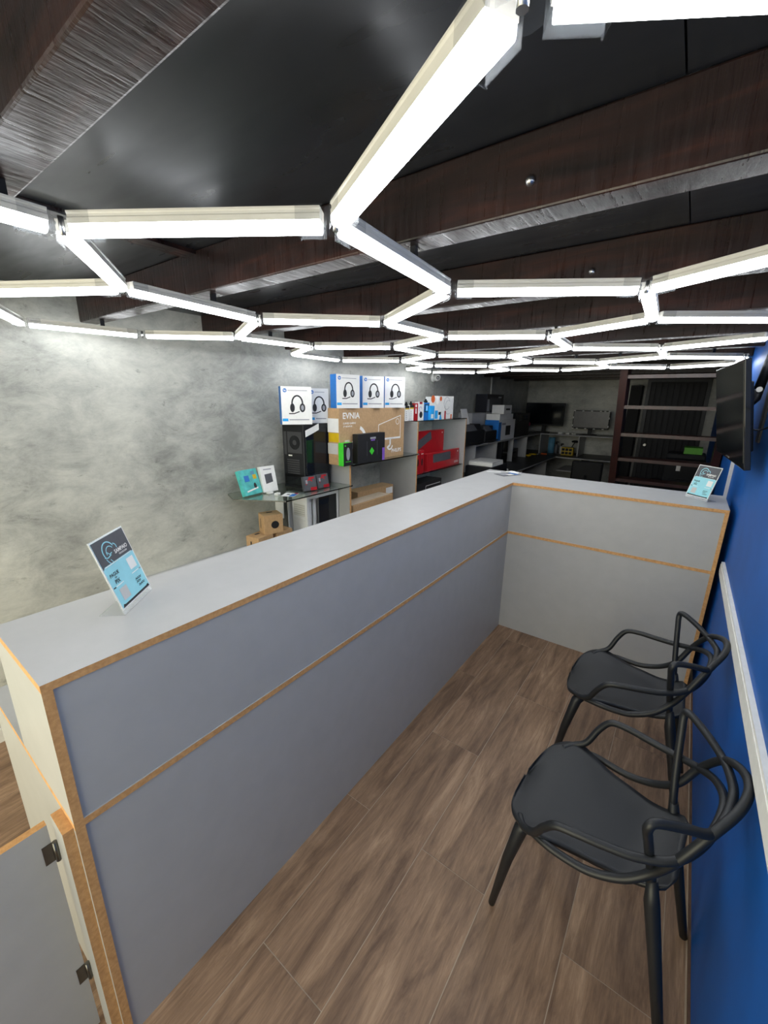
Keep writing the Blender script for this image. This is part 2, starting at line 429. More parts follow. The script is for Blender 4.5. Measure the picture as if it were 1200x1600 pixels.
hexg = thing('hexagon_light_grid', 'honeycomb grid of glowing white light tubes hung under the dark beams', 'light fixture', (0, 0, 0))
def extrude_profile(prof, L0, L1):
    bm = bmesh.new(); rr = []
    for x in (L0, L1): rr.append([bm.verts.new((x, y, z)) for y, z in prof])
    n = len(prof)
    for k in range(n): bm.faces.new((rr[0][k], rr[0][(k+1) % n], rr[1][(k+1) % n], rr[1][k]))
    bm.faces.new(rr[0][::-1]); bm.faces.new(rr[1]); return bm
HW = .0165
dprof = [(HW, .017)] + [(HW*math.cos(t)*1.0, .009+.009*math.sin(t)) for t in [0, -.4, -.8, -1.2, -PI/2, -PI+1.2, -PI+.8, -PI+.4, -PI]] + [(-HW, .017)]
hprof = [(HW, .017), (HW, .026), (HW*.9, .028), (HW*.9, .032), (HW, .034), (HW, .037), (-HW, .037), (-HW, .034), (-HW*.9, .032), (-HW*.9, .028), (-HW, .026), (-HW, .017)]
for k in sorted(nodes):
    if (k[0]+k[1]) % 3: continue
    for q in nbrs(*k):
        if q not in nodes: continue
        p0, p1 = nodes[k], nodes[q]; L = (p1-p0).length; ang = math.atan2(p1.y-p0.y, p1.x-p0.x)
        hb = extrude_profile(hprof, .024, L-.024)
        h = link('light_tube', bm_mesh(hb, 'light_tube'), HOUS, hexg, p0); h.rotation_euler = (0, 0, ang)
        db = extrude_profile(dprof, .026, L-.026)
        link('diffuser', bm_mesh(db, 'diffuser'), MATS['tube_light'], h)
        # clip where the tube passes under a beam
        for y in YS:
            yc = y+BW/2
            if min(p0.y, p1.y)+.03 < yc < max(p0.y, p1.y)-.03:
                t = (yc-p0.y)/(p1.y-p0.y); cb = bmesh.new(); add_box(cb, t*L-.008, t*L+.008, -.006, .006, .037, ZB-HZ)
                link('clip', bm_mesh(cb, 'clip'), DKM, h)
for k, p in nodes.items():
    cb = bmesh.new()
    add_lathe(cb, [(.020, .001), (.020, .036)], 12)
    for q in nbrs(*k):
        if q not in nodes: continue
        d = nodes[q]-p; ang = math.atan2(d.y, d.x)
        mt = Matrix.Rotation(ang, 4, 'Z')
        w2, t = .0178, .0008
        add_box(cb, .020, .066, -w2, -w2+t, -.0014, .0385, mt); add_box(cb, .020, .066, w2-t, w2, -.0014, .0385, mt)
        add_box(cb, .020, .066, -w2, w2, -.0022, -.0014, mt)
        add_box(cb, .064, .066, -w2-.0008, w2+.0008, -.0034, -.0022, mt)
    c = link('connector', bm_mesh(cb, 'connector'), CLEAR, hexg, p)
    sb = bmesh.new(); add_lathe(sb, [(.005, .004), (.005, .034)], 8)
    link('pin', bm_mesh(sb, 'pin'), STEEL, c)

# ================================================================= RECEPTION COUNTER
xf, xbk, y0, y1, y2, xr = -.916, -1.262, .147, 2.731, 3.165, .244
zt, zm, T = 1.094, .747, .018
rc = thing('reception_counter', 'L-shaped grey laminate reception counter with raw fibreboard edges', 'counter', (-.95, 1.6, 0), ab=True)
EDGE = [RAW]
def bd(*a, **k): return board(*a, **k)
bd('counter_top', rc, xbk, xf, y0, y2, zt-T, zt)
bd('counter_top', rc, xf, xr, y1, y2, zt-T, zt)
bd('desk_board', rc, -1.60, xf, y0, y2+.25, zm-T, zm)
bd('desk_board', rc, xf, xr-T, y1, y2+.25, zm-T, zm)
bd('end_panel', rc, xbk, xf, y0, y0+T, zm, zt-T, flat='y')
bd('end_panel', rc, -1.60, xf, y0, y0+T, 0, zm-T, flat='y')
bd('front_panel', rc, xf-.004-T, xf-.004, y0+T, y1+.02, zm, zt-T, flat='x')
bd('front_panel', rc, xf-.004-T, xf-.004, y0+T, y1+.02, 0, zm-T, flat='x')
bd('front_panel', rc, xf-.004, xr-T, y1+.004, y1+.004+T, zm, zt-T, flat='y')
bd('front_panel', rc, xf-.004, xr-T, y1+.004, y1+.004+T, 0, zm-T, flat='y')
bd('end_panel', rc, xr-T, xr, y1, y2, 0, zt-T, flat='x')
for yy in (.95, 1.75, 2.55):
    bd('divider', rc, xbk+.01, xf-.004-T, yy, yy+T, zm, zt-T, flat='y')
    bd('divider', rc, -1.45, xf-.004-T, yy, yy+T, 0, zm-T, flat='y')
bd('divider', rc, -.35, -.35+T, y1+.004+T, y2, zm, zt-T, flat='x'); bd('divider', rc, -.35, -.35+T, y1+.004+T, y2+.2, 0, zm-T, flat='x')
bd('hinge_post', rc, -1.003, -.928, .127, y0, 0, .730, flat='y')
# swing door folded open towards the entrance
gd = thing('swing_door', 'grey laminate half-height swing door hinged to the counter end', 'door', (-1.02, .118, 0), ab=True)
bd('door_panel', gd, -1.029, -1.011, -.62, .118, .006, .703, flat='x')
for z in (.625, .215):
    hb = bmesh.new(); add_lathe(hb, [(.005, -.028), (.005, .028)], 10, Matrix.Translation((.0145, .0045, z)))
    add_box(hb, .009, .0108, -.018, .004, z-.026, z+.026)
    hg = link('hinge', bm_mesh(hb, 'hinge'), mat('dull_hinge', (.16, .155, .14), .35, 1.0), gd)
tag(box('corner_post', RAW, -1.66, -1.62, .30, .34, 0, .80), 'short raw fibreboard post standing behind the counter desk', 'post')

# ---------------------------------------------------------------- acrylic signs
def sign(loc, rz, label):
    t = thing('sign_holder', label, 'sign', loc, rz, 'payment signs on the counter')
    wdt, lean, hh = .148, .058, .192
    # local: front looks along -Y, panel leans back to +Y
    bm = bmesh.new(); prof = [(0, 0), (.062, 0), (.062, .002), (.0025, .002), (lean+.002, hh), (lean, hh)]
    rr = [[bm.verts.new((x, y, z)) for y, z in prof] for x in (-wdt/2, wdt/2)]
    n = len(prof)
    for k in range(n): bm.faces.new((rr[0][k], rr[0][(k+1) % n], rr[1][(k+1) % n], rr[1][k]))
    bm.faces.new(rr[0][::-1]); bm.faces.new(rr[1])
    link('stand', bm_mesh(bm, 'stand'), ACRY, t)
    a = math.atan2(lean, hh); Lp = math.hypot(lean, hh)
    c, s = math.cos(a), math.sin(a)
    # frame: x along X, y up the slope, z out of the front
    fm = Matrix(((1, 0, 0, 0), (0, s, -c, -.0006), (0, c, s, .0002), (0, 0, 0, 1)))
    f = Face(t, fm); h = wdt/2
    f.rect(WHT, -h, .014, h, Lp, name='poster')
    f.rect(LTEAL, -h+.004, .018, h-.004, Lp-.004, .0006)
    f.poly(CHAR, [(-h+.004, .125), (-h+.012, .131), (h-.014, .131), (h-.006, .128), (h-.004, .128), (h-.004, Lp-.004), (-h+.004, Lp-.004)], .0012)
    f.poly(INK, [(-h+.006, .018), (h-.006, .018), (h-.01, .026), (h-.02, .0235), (-h+.02, .0235), (-h+.012, .026)], .0012)
    f.line(WINK, [(-h+.012, .129), (h-.012, .129)], .0014, .0018, 'top_rule')
    f.line(WINK, [(-h+.018, .074), (-.022, .074)], .0018, .0012, 'near_rule'); f.line(WINK, [(.022, .076), (h-.018, .076)], .0018, .0012, 'far_rule')
    f.rect(INK, -h+.006, .072, -h+.016, .075, .0012, name='tab'); f.rect(GINK, h-.014, .074, h-.006, .077, .0012, name='tab')
    f.rect(GREYW, -.052, .032, -.020, .064, .0012, name='blank_square'); f.rect(WHT, .026, .086, .058, .118, .0012, name='pale_square')
    # emblem: leaping dolphin swirl
    f.arc(LTEAL, -.020, .160, .026, .003, 20, 205, .0018, 'emblem'); f.arc(LTEAL, -.016, .156, .017, .0022, 30, 190, .0018, 'emblem')
    f.arc(LTEAL, .004, .162, .012, .0026, -20, 80, .0018, 'emblem'); f.line(LTEAL, [(-.046, .150), (-.034, .146), (-.018, .150)], .0024, .0018, 'emblem')
    f.arc(LTEAL, -.018, .150, .026, .0026, 190, 285, .0018, 'emblem'); f.arc(LTEAL, -.010, .146, .020, .002, 200, 300, .0018, 'emblem')
    f.line(LTEAL, [(-.03, .160), (-.022, .152), (-.012, .154)], .002, .0018, 'emblem')
    f.text(WINK, 'SAMPAIO', .028, .146, .0145, .0018); f.text(WINK, 'TECNOLOGIA', .030, .138, .006, .0018)
    f.text(INK, 'PAGUE', -.042, .100, .0125, .0018); f.text(INK, 'VIA', -.042, .093, .006, .0018); f.text(INK, 'PIX', -.042, .080, .0145, .0018)
    for i, (u, v2) in enumerate(((.024, .056), (.024, .048), (.028, .038))):
        f.line(INK, [(u+.004*j, v2 + (.0035 if j % 2 else -.0025)) for j in range(8 if i != 1 else 6)], .0012, .0018, 'scribble')
    f.done()
    return t
def place_sign(BL, BR, label):
    tx = (BR-BL).normalized(); mid = (BL+BR)/2
    return sign((mid.x, mid.y, zt), math.atan2(tx.y, tx.x), label)
BL, BR = onz(196, 962, zt), onz(238, 921, zt)
place_sign(BL, BR, 'acrylic payment sign standing on the long arm of the counter')
BL, BR = onz(1072.5, 776, zt), onz(1101, 783.8, zt); c = (BL+BR)/2; d = (BR-BL).normalized()*.069
place_sign(c-d, c+d, 'acrylic payment sign on the short counter arm by the blue wall')
# leaflets at the corner of the counter
bk = thing('leaflet', 'dark printed leaflet lying on the counter corner', 'leaflet', (-1.06, 3.02, zt), math.radians(-28))
box('sheet', CHAR, -.055, .055, -.085, .085, 0, .0015, bk)
f = Face(bk, face_pz(.0015)); f.rect(GINK, -.04, -.06, .02, .02); f.rect(BLUEC, -.045, .04, .045, .07); f.rect(WINK, .0, -.02, .04, .03, .0006); f.done()
for (x, y, a, lab) in ((-1.19, 3.07, 20, 'thin white strip of paper lying beside the dark leaflet'), (-1.05, 3.13, -15, 'crumpled white slip of paper behind the dark leaflet')):
    bm = bmesh.new()
    bmesh.ops.create_grid(bm, x_segments=6, y_segments=4, size=1)
    for vv in bm.verts:
        vv.co.x *= .055; vv.co.y *= .018 if 'thin' in lab else .03; vv.co.z = .0012 if 'thin' in lab else .002+.008*random.random()
    r = bmesh.ops.extrude_face_region(bm, geom=bm.faces[:])
    for e in r['geom']:
        if isinstance(e, bmesh.types.BMVert): e.co.z = 0
    o = link('paper_slip', bm_mesh(bm, 'paper_slip'), WHT, None, (x, y, zt)); o.rotation_euler.z = math.radians(a); tag(o, lab, 'paper')

# ================================================================= CHAIRS
def make_chair(label):
    t = thing('stacking_chair', label, 'chair', group='black plastic chairs along the blue wall')
    # seat; local X lateral, Y forward
    NY, NX = 34, 20
    wd = [(.268, .06), (.262, .115), (.245, .165), (.215, .195), (.175, .208), (.14, .203), (.10, .185), (.05, .168), (0, .157), (-.06, .143), (-.11, .134), (-.145, .122), (-.158, .09)]
    sm = spline([(p_, y_, 0) for y_, p_ in [(.272, .0)] + wd], 6)
    def half(y):
        for a, c in zip(sm, sm[1:]):
            if c.y <= y <= a.y: s_ = (y-c.y)/max(a.y-c.y, 1e-6); return c.x+(a.x-c.x)*s_
        return wd[-1][1] if y < 0 else wd[0][1]
    bm = bmesh.new(); top = []; bot = []
    for i in range(NY+1):
        tt = i/NY; y = .2712 - (.2712+.158)*(tt**1.7 if tt < .25 else .25**1.7+(1-.25**1.7)*(tt-.25)/.75)
        r0, r1 = [], []
        for j in range(NX+1):
            s_ = -1+2*j/NX; x = s_*half(y)
            z = .437 + .016*abs(s_)**2.5 - .022*max(0, (y-.17)/.10)**2 + .045*max(0, (-y-.04)/.12)**2 + .010*max(0, 1-abs(y-.16)/.1)*abs(s_)**4
            r0.append(bm.verts.new((x, y, z))); r1.append(bm.verts.new((x*.985, y-.002*(1 if y > 0 else -1), z-.016)))
        top.append(r0); bot.append(r1)
    for g_, fl_ in ((top, 0), (bot, 1)):
        for a, c in zip(g_, g_[1:]):
            for j in range(NX):
                q = (a[j], a[j+1], c[j+1], c[j]); bm.faces.new(q[::-1] if fl_ else q)
    rim = [top[0][j] for j in range(NX+1)] + [top[i][NX] for i in range(1, NY+1)] + [top[NY][j] for j in range(NX-1, -1, -1)] + [top[i][0] for i in range(NY-1, 0, -1)]
    rib = [bot[0][j] for j in range(NX+1)] + [bot[i][NX] for i in range(1, NY+1)] + [bot[NY][j] for j in range(NX-1, -1, -1)] + [bot[i][0] for i in range(NY-1, 0, -1)]
    for k in range(len(rim)): bm.faces.new((rim[k], rim[(k+1) % len(rim)], rib[(k+1) % len(rim)], rib[k]))
    link('seat', bm_mesh(bm, 'seat', True), CHAIRM, t)
    def loop(name, half_pts, rad, k=6, flat=1.0, taper=None):
        full = [(x, y, z) for x, y, z in half_pts] + [(-x, y, z) for x, y, z in half_pts[-2::-1]]
        pts = spline(full, k); n = len(pts)
        rr = [rad*(taper if (taper and (i < 4 or i > n-5)) else 1) for i in range(n)]
        bm = bmesh.new(); add_tube(bm, pts, rr, 10, flat=flat)
        link(name, bm_mesh(bm, name, True), CHAIRM, t)
    loop('arm_loop', [(.17, .215, .440), (.200, .19, .450), (.215, .155, .475), (.234, .128, .535), (.241, .098, .577), (.236, .05, .590), (.222, -.014, .596), (.203, -.08, .605), (.168, -.146, .627), (.10, -.188, .662), (0, -.205, .687)], .0108)
    loop('top_loop', [(.19, .175, .442), (.203, .12, .448), (.200, .06, .448), (.193, .005, .456), (.180, -.06, .490), (.164, -.110, .546), (.168, -.147, .627), (.134, -.190, .713), (.07, -.225, .752), (0, -.237, .763)], .0108)
    loop('post_loop', [(.136, -.115, .445), (.142, -.108, .51), (.170, -.098, .585), (.212, -.088, .680), (.233, -.084, .728), (.224, -.096, .746), (.18, -.145, .733), (.134, -.188, .713), (.07, -.208, .716), (0, -.215, .725)], .0108)
    for s_ in (-1, 1):
        tube('leg', CHAIRM, [(s_*.150, .185, .430), (s_*.172, .205, .405), (s_*.170, .235, .25), (s_*.163, .272, 0)], [.020, .0205, .016, .0105], t, 12)
        tube('leg', CHAIRM, [(s_*.138, -.112, .50), (s_*.142, -.122, .43), (s_*.155, -.155, .28), (s_*.178, -.215, 0)], [.0115, .0185, .016, .0115], t, 12)
    return t
def copy_tree(o, parent=None):
    c = o.copy(); COL.objects.link(c); c.parent = parent
    for ch in [x for x in bpy.data.objects if x.parent == o]: copy_tree(ch, c)
    return c
ch1 = make_chair('black plastic chair with woven loop back, angled slightly to the wall')
ch2 = copy_tree(ch1); ch2['label'] = 'black plastic chair with woven loop back, beside the short counter arm'
# local +Y is the chair's front; fronts look to -x
ch1.location = (.02, 1.137, 0); ch1.rotation_euler.z = PI/2 - .125
ch2.location = (.013, 1.840, 0); ch2.rotation_euler.z = PI/2 - .021

# ================================================================= TELEVISION ON THE BLUE WALL
nt_, nb_ = ony(1163, 562, 2.2), ony(1163, 735, 2.2); ft_, fb_ = ony(1119, 578, 3.0), ony(1119, 705, 3.0)
bl_mid = (nb_+fb_)/2; tl_mid = (nt_+ft_)/2; ctr = (bl_mid+tl_mid)/2
ydir = ((fb_-nb_)+(ft_-nt_)).normalized(); zdir = ((nt_-nb_)+(ft_-fb_)); zdir = (zdir-ydir*zdir.dot(ydir)).normalized(); xdir = ydir.cross(zdir)
W_, H_ = ((fb_-nb_).length+(ft_-nt_).length)/2, ((nt_-nb_).length+(ft_-fb_).length)/2
tv = thing('wall_television', 'black flat television tilted down on an arm from the blue wall', 'television', ctr)
tv.rotation_euler = Matrix((( xdir.x, ydir.x, zdir.x), (xdir.y, ydir.y, zdir.y), (xdir.z, ydir.z, zdir.z))).to_euler()
# local: screen looks along -X
box('housing', BLKG, 0, .022, -W_/2, W_/2, -H_/2, H_/2, tv, .003)
box('back_shell', BLKP, .022, .048, -W_*.36, W_*.36, -H_*.36, H_*.30, tv, .006)
box('screen', SCREEN, -.0012, .0002, -W_/2+.014, W_/2-.014, -H_/2+.030, H_/2-.014, tv)
f = Face(tv, face_nx(-.0002, 0, -H_/2)); f.rect(STEEL, -.035, .010, .035, .018, name='maker_plate'); f.done()
am = thing('wall_bracket', 'black jointed steel bracket holding the television to the blue wall', 'bracket', (XR, 2.62, 1.64), ab=True)
for nm, a, c, r in (('wall_plate', (XR-.006, 2.62, 1.50), (XR-.006, 2.62, 1.95), .02),):
    box(nm, DKM, XR-.008, XR, 2.57, 2.67, 1.46, 1.94, am)
bm = bmesh.new(); P0 = Vector((XR-.02, 2.62, 1.93))-am.location; P1 = Vector((XR-.045, 2.62, 1.70))-am.location; pv = ctr + xdir*.050 - am.location
add_tube(bm, [P0, P1], [.016, .020], 10); link('upper_arm', bm_mesh(bm, 'upper_arm'), DKM, am)
bm = bmesh.new(); add_tube(bm, [P1, Vector((P1.x, P1.y-.0, 1.66-am.location.z)), pv], [.020, .016, .014], 10); link('lower_arm', bm_mesh(bm, 'lower_arm'), DKM, am)
lathe('joint', STEEL, [(.012, -.024), (.012, .024)], am, 12, Matrix.Translation(P1) @ Matrix.Rotation(PI/2, 4, 'X'))
tag(tube('television_cable', BLKP, [ctr+xdir*.050-zdir*.05, (XR-.03, 2.50, 1.52), (XR-.006, 2.2, 1.56), (XR-.006, 1.9, 1.60), (XR-.006, 1.6, 1.62)], .004, None, 8, 6), 'thin black cable from the television along the blue wall', 'cable')
tag(box('cable_conduit', WHP, XR-.018, XR, 3.462, 3.487, .0, 1.60), 'white upright cable conduit on the blue wall below the television', 'conduit')

# ================================================================= SHELVING ON THE CEMENT WALL
XF = -2.02
s1, s2, s3 = 2.30, 3.25, 4.262
su = thing('display_shelving', 'open grey display shelving of upright panels against the cement wall', 'shelving', (-2.2, 3.3, 0), ab=True)
zs1 = 1.15; zs2 = onx(653, 659, XF).z
bd('side_panel', su, XL, XF, s1, s1+T, 0, zs1, flat='y')
bd('side_panel', su, XL, XF, s2, s2+T, 0, zs2, flat='y')
bd('side_panel', su, XL, XF, s3, s3+T, 0, zs2, flat='y')
bd('base_board', su, XL, XF, s1+T, s2, .50, .518); bd('base_board', su, XL, XF, s2+T, s3, .50, .518)
bd('base_board', su, XL, XF-.02, .95, s1, .582, .60); bd('side_panel', su, XL, XF-.02, .95, .968, 0, .582, flat='y')
Z1, Z2, Z3, Z4 = 1.0, 1.15, zs2+.008, .94
def glass(name, label, pts, z):
    bm = bmesh.new(); add_prism(bm, pts, z-.008, z); o = link(name, bm_mesh(bm, name), GLASS)
    return tag(o, label, 'shelf')
pa, pb = onz(447, 783, Z1), onz(364, 780, Z1)
glass('glass_shelf', 'clear glass shelf with a cut corner under the black computer tower', [(XL, pb.y+.07), (pb.x, pb.y), (pa.x, pa.y), (pa.x, s1), (XL, s1)], Z1)
glass('glass_shelf', 'clear glass shelf carrying the big kraft monitor carton', [(XL, s1+T), (XF+.03, s1+T), (XF+.03, s2), (XL, s2)], Z2)
glass('glass_shelf', 'glass shelf on top of the tall cubby, crowded with accessory packs', [(XL, s2), (XF, s2), (XF, s3+T), (XL, s3+T)], Z3)
p = onz(724, 722, Z4); glass('glass_shelf', 'glass shelf under the red keyboard cartons', [(XL, s2+T), (XF-.01, s2+T), (XF-.01, s3), (XL, s3)], Z4)
for yy, zz in ((s1-.008, Z1), (s2-.008, Z2), (s3-.008, Z4)):
    for xx in (XL+.08, XF-.09):
        lathe('shelf_pin', STEEL, [(.004, 0), (.004, .008)], su, 8, Matrix.Translation(Vector((xx, yy, zz-.012))-su.location) @ Matrix.Rotation(-PI/2, 4, 'X'))

# --- headset cartons
def headset_print(f, cx, cz, k, mic=True):
    f.arc(INK, cx, cz+.012*k, .036*k, .009*k, -10, 190, .0006, 'headset_picture', ry=.05*k)
    f.disc(INK, cx-.030*k, cz-.012*k, .014*k, .0007, .026*k, 'headset_picture', 14); f.disc(INK, cx+.030*k, cz-.012*k, .017*k, .0007, .026*k, 'headset_picture', 14)
    if mic: f.line(INK, [(cx+.012*k, cz-.034*k), (cx-.02*k, cz-.046*k), (cx-.052*k, cz-.046*k)], .006*k, .0008, 'headset_picture')
    f.disc(GINK, cx+.030*k, cz-.012*k, .009*k, .0013, .016*k, 'ear_cup_picture', 12)
def headset_box(label, loc, wid, hgt, rz=0, dep=.10, mic=True, side=BLUEC):
    t = thing('headset_carton', label, 'box', loc, rz, 'white headset cartons')
    box('carton', side, -dep/2, dep/2, -wid/2, wid/2, 0, hgt, t, .001)
    f = Face(t, face_px(dep/2)); h = wid/2
    f.rect(WHT, -h, 0, h, hgt, name='front_sheet')
    f.disc(BLUEC, -h+.026, hgt-.026, .013, .0006, name='logo_disc'); f.text(WINK, 'hp', -h+.026, hgt-.030, .016, .0012)
    f.line(GINK, [(-h+.045, hgt-.026), (h-.03, hgt-.026)], .004, .0006, 'text_line')
    headset_print(f, .004, hgt*.50, hgt/.22*1.0, mic)
    f.rect(CYAN, -h+.004, .022, -h+.042, .040, .0006, name='badge')
    f.line(GINK, [(-h+.05, .032), (h-.02, .032)], .007, .0006, 'caption')
    f.done()
    return t
ev_z = Z2
def front_fit(uL, uR, v, x, z, rz):
    """front face from a left base corner on plane x and a rotation: returns corner, width"""
    A = onx(uL, v, x); r = ray(uR, v); d = Vector((-math.sin(rz), math.cos(rz)))
    # A.xy + w*d = s*r.xy
    det = d.x*(-r.y) - (-r.x)*d.y
    w_ = ((-A.x)*(-r.y) - (-r.x)*(-A.y))/det
    return A, w_
def base_from_front(A, w_, dep, z, rz):
    d = Vector((-math.sin(rz), math.cos(rz), 0)); n = Vector((math.cos(rz), math.sin(rz), 0))
    c = Vector((A.x, A.y, z)) + d*(w_/2) - n*(dep/2); return (c.x, c.y, z)
# computer tower on the glass
q = onz(478, 764, Z1); pcx, pcy = q.x, q.y; pch = onx(478, 663, pcx).z - Z1
pcl, pcw, PRZ = .285, .20, math.radians(6)
pd = Matrix.Rotation(PRZ, 3, 'Z') @ Vector((-pcw/2, pcl/2, 0))
pc = thing('computer_tower', 'black computer tower with a dark glass side on the glass shelf', 'computer', (pcx+pd.x, pcy+pd.y, Z1), PRZ)
w2, l2 = pcw/2, pcl/2
bm = bmesh.new()
add_box(bm, -w2, w2, -l2, l2, pch-.012, pch); add_box(bm, -w2, w2, -l2, l2, .0, .012); add_box(bm, -w2, -w2+.006, -l2, l2, .012, pch-.012)
add_box(bm, -w2, w2, l2-.02, l2, .012, pch-.012); add_box(bm, w2-.012, w2, -l2, -l2+.012, .012, pch-.012); add_box(bm, -w2, w2, -l2, l2-.02, .012, .10)
link('case', bm_mesh(bm, 'case'), BLKP, pc)
bm = bmesh.new(); add_box(bm, -w2, w2-.012, -l2, -l2+.004, .012, pch-.012); rp = link('rear_panel', bm_mesh(bm, 'rear_panel'), BLKP, pc)
CASEG = mat('case_grey', (.040, .041, .045), .5)
f = Face(pc, face_ny(-l2-.0002, 0, 0))
f.rect(CASEG, -w2+.012, pch*.52, -w2+.035, pch*.88, name='port_plate'); f.rect(CASEG, -w2+.045, pch*.55, w2-.022, pch*.88, name='fan_grille'); f.disc(BLKG, .012, pch*.715, .05, .0006, name='fan_opening'); f.disc(CASEG, .012, pch*.715, .018, .0012, name='fan_hub'); f.line(CASEG, [(-w2+.004, .014), (-w2+.004, pch-.004), (w2-.004, pch-.004), (w2-.004, .014)], .006, .0006, 'rear_rim')
for i in range(7): f.rect(CASEG, -w2+.035, pch*(.22+.035*i), w2-.05, pch*(.24+.035*i), name='slot_cover')
f.rect(BLKG, -w2+.012, .018, w2-.022, pch*.17, name='supply_opening'); f.rect(WINK, -w2+.05, pch*.50, -w2+.085, pch*.52, .0006, name='sticker'); f.done()
box('glass_side', TINT, w2-.001, w2+.004, -l2+.014, l2, .03, pch-.03, pc, .001)
for z0_, z1_ in ((pch-.03, pch), (0, .03)): box('side_rail', BLKP, w2-.001, w2+.004, -l2, l2, z0_, z1_, pc)
# paper label curling over its top edge
bm = bmesh.new(); n = 8; vs = []
for i in range(n+1):
    t_ = i/n
    for j in (0, 1):
        vs.append(bm.verts.new((.0018+.012*math.sin(t_*2.2)*.5, -.07+.14*t_, -.02+.045*t_-.03*j*1.5)))
for i in range(n): bm.faces.new((vs[2*i], vs[2*i+1], vs[2*i+3], vs[2*i+2]))
r = bmesh.ops.extrude_face_region(bm, geom=bm.faces[:]); bmesh.ops.translate(bm, verts=[e for e in r['geom'] if isinstance(e, bmesh.types.BMVert)], vec=(.0008, 0, 0))
pl_ = link('paper_label', bm_mesh(bm, 'paper_label'), WHT, None, (pcx+.004, pcy+.072, Z1+pch-.022)); pl_.rotation_euler.z = PRZ; tag(pl_, 'white paper label stuck to the top edge of the black computer tower', 'label')
# cartons on the tower
zt1 = Z1+pch
rz = math.radians(-30); A, ww = front_fit(441, 488, 660, pcx-.075, zt1, rz); 
headset_box('white headset carton on the black tower, turned to the room', base_from_front(A, ww, .08, zt1, rz), ww, onx(465, 604, A.x+.05).z-zt1, rz, .08)
rz = math.radians(-34); A, ww = front_fit(483, 514, 657, pcx-.10, zt1, rz)
headset_box('white headset carton on the black tower, half hidden behind another', base_from_front(A, ww, .07, zt1, rz), ww, onx(500, 607, A.x+.04).z-zt1, rz, .07)
# monitor carton
XE = -2.06; e0, e1 = onx(530, 680, XE), onx(631, 680, XE); eh = onx(531, 638, XE).z - Z2; ed = .11
ev = thing('monitor_carton', 'large kraft monitor carton printed with a screen outline on a glass shelf', 'box', (XE-ed/2, (e0.y+e1.y)/2, Z2)); ew = e1.y-e0.y
e_lo = max(0, 0)
box('carton', KRAFT, -ed/2, ed/2, -ew/2, ew/2, 0, eh, ev, .002)
f = Face(ev, face_px(ed/2)); h = ew/2
f.text(WINK, 'EVNIA', -h+.135, eh-.075, .062, sx=1.12); f.text(WINK, 'CURVED GAMING', -h+.115, eh-.115, .018, name='small_lettering'); f.text(WINK, '27" MONITOR', -h+.095, eh-.137, .016, name='small_lettering')
f.arc(WINK, -h+.22, .125, .085, .026, 60, 190, 0, 'arc_print'); f.arc(WINK, -h+.205, .175, .11, .026, 5, 70, 0, 'arc_print')
f.line(WINK, [(h-.375, .165), (h-.375, eh-.135), (h-.06, eh-.065), (h-.06, .165)], .006, 0, 'monitor_picture'); f.line(WINK, [(h-.378, .160), (h-.057, .160)], .016, 0, 'monitor_picture')
f.line(WINK, [(h-.21, .155), (h-.21, .105), (h-.245, .085)], .02, 0, 'monitor_picture'); f.arc(WINK, h-.215, .105, .045, .014, 200, 350, 0, 'monitor_picture')
f.arc(WINK, h-.105, eh-.115, .026, .004, 0, 360, 0, 'seal_print'); f.text(WINK, 'PHILIPS', h-.115, .038, .044, sx=1.05)
f.text(WINK, 'AMBI', -h+.085, .165, .024, name='small_lettering'); f.text(WINK, 'DUO', -h+.078, .125, .024, name='small_lettering'); f.done()
f = Face(ev, face_ny(-ew/2)); f.rect(WHT, -.06, .24, .05, .34, name='shipping_label'); f.rect(YEL, -.05, .17, .05, .235, name='yellow_label'); f.rect(GREYW, -.06, .08, .04, .16, name='grey_label'); f.done()
zc = Z2+eh
for (u0, u1, vt, x_, rd, lab) in ((526, 562, 585, XE-.015, -16, 'white headset carton with a blue side, first on the kraft carton by the black tower'), (566.5, 599.5, 588, XE-.03, -26, 'white headset carton between two others on the kraft carton'), (601, 632, 589, XE-.03, -28, 'white headset carton at the end of the kraft carton by the accessory packs')):
    rz = math.radians(rd); A, ww = front_fit(u0, u1, 634, x_, zc, rz)
    headset_box(lab, base_from_front(A, ww, .085, zc, rz), ww, onx((u0+u1)/2, vt, A.x+.03).z-zc, rz, .085)
# small cartons before it on the glass
XM = XF+.015; a_, c_ = onx(537, 721, XM), onx(551, 721, XM); ww = c_.y-a_.y; hm = onx(545, 692, XM).z-Z2
gm = thing('mouse_carton', 'small black and green mouse carton before the kraft carton', 'box', (XM-.025, (a_.y+c_.y)/2, Z2))
box('carton', GRN, -.025, .025, -ww/2, ww/2, 0, hm, gm, .001)
f = Face(gm, face_px(.025)); f.rect(INK, -ww/2, 0, ww/2, hm, name='front_sheet'); f.disc(GINK, 0, hm*.52, ww*.2, .0006, hm*.28, 'mouse_picture'); f.line(GRN, [(-ww*.3, hm*.18), (ww*.3, hm*.18)], .004, .0006, 'text_line'); f.disc(GRN, -ww/2+.02, hm-.02, .006, .0006, name='badge'); f.done()
a_, c_ = onx(559, 715, XM), onx(601, 715, XM)
wbx = thing('gamepad_carton', 'black carton with a green diamond and purple corner before the kraft carton', 'box', (XM-.025, (a_.y+c_.y)/2, Z2)); ww = c_.y-a_.y; hh = onx(580, 677, XM).z-Z2
box('carton', INK, -.025, .025, -ww/2, ww/2, 0, hh, wbx, .001)
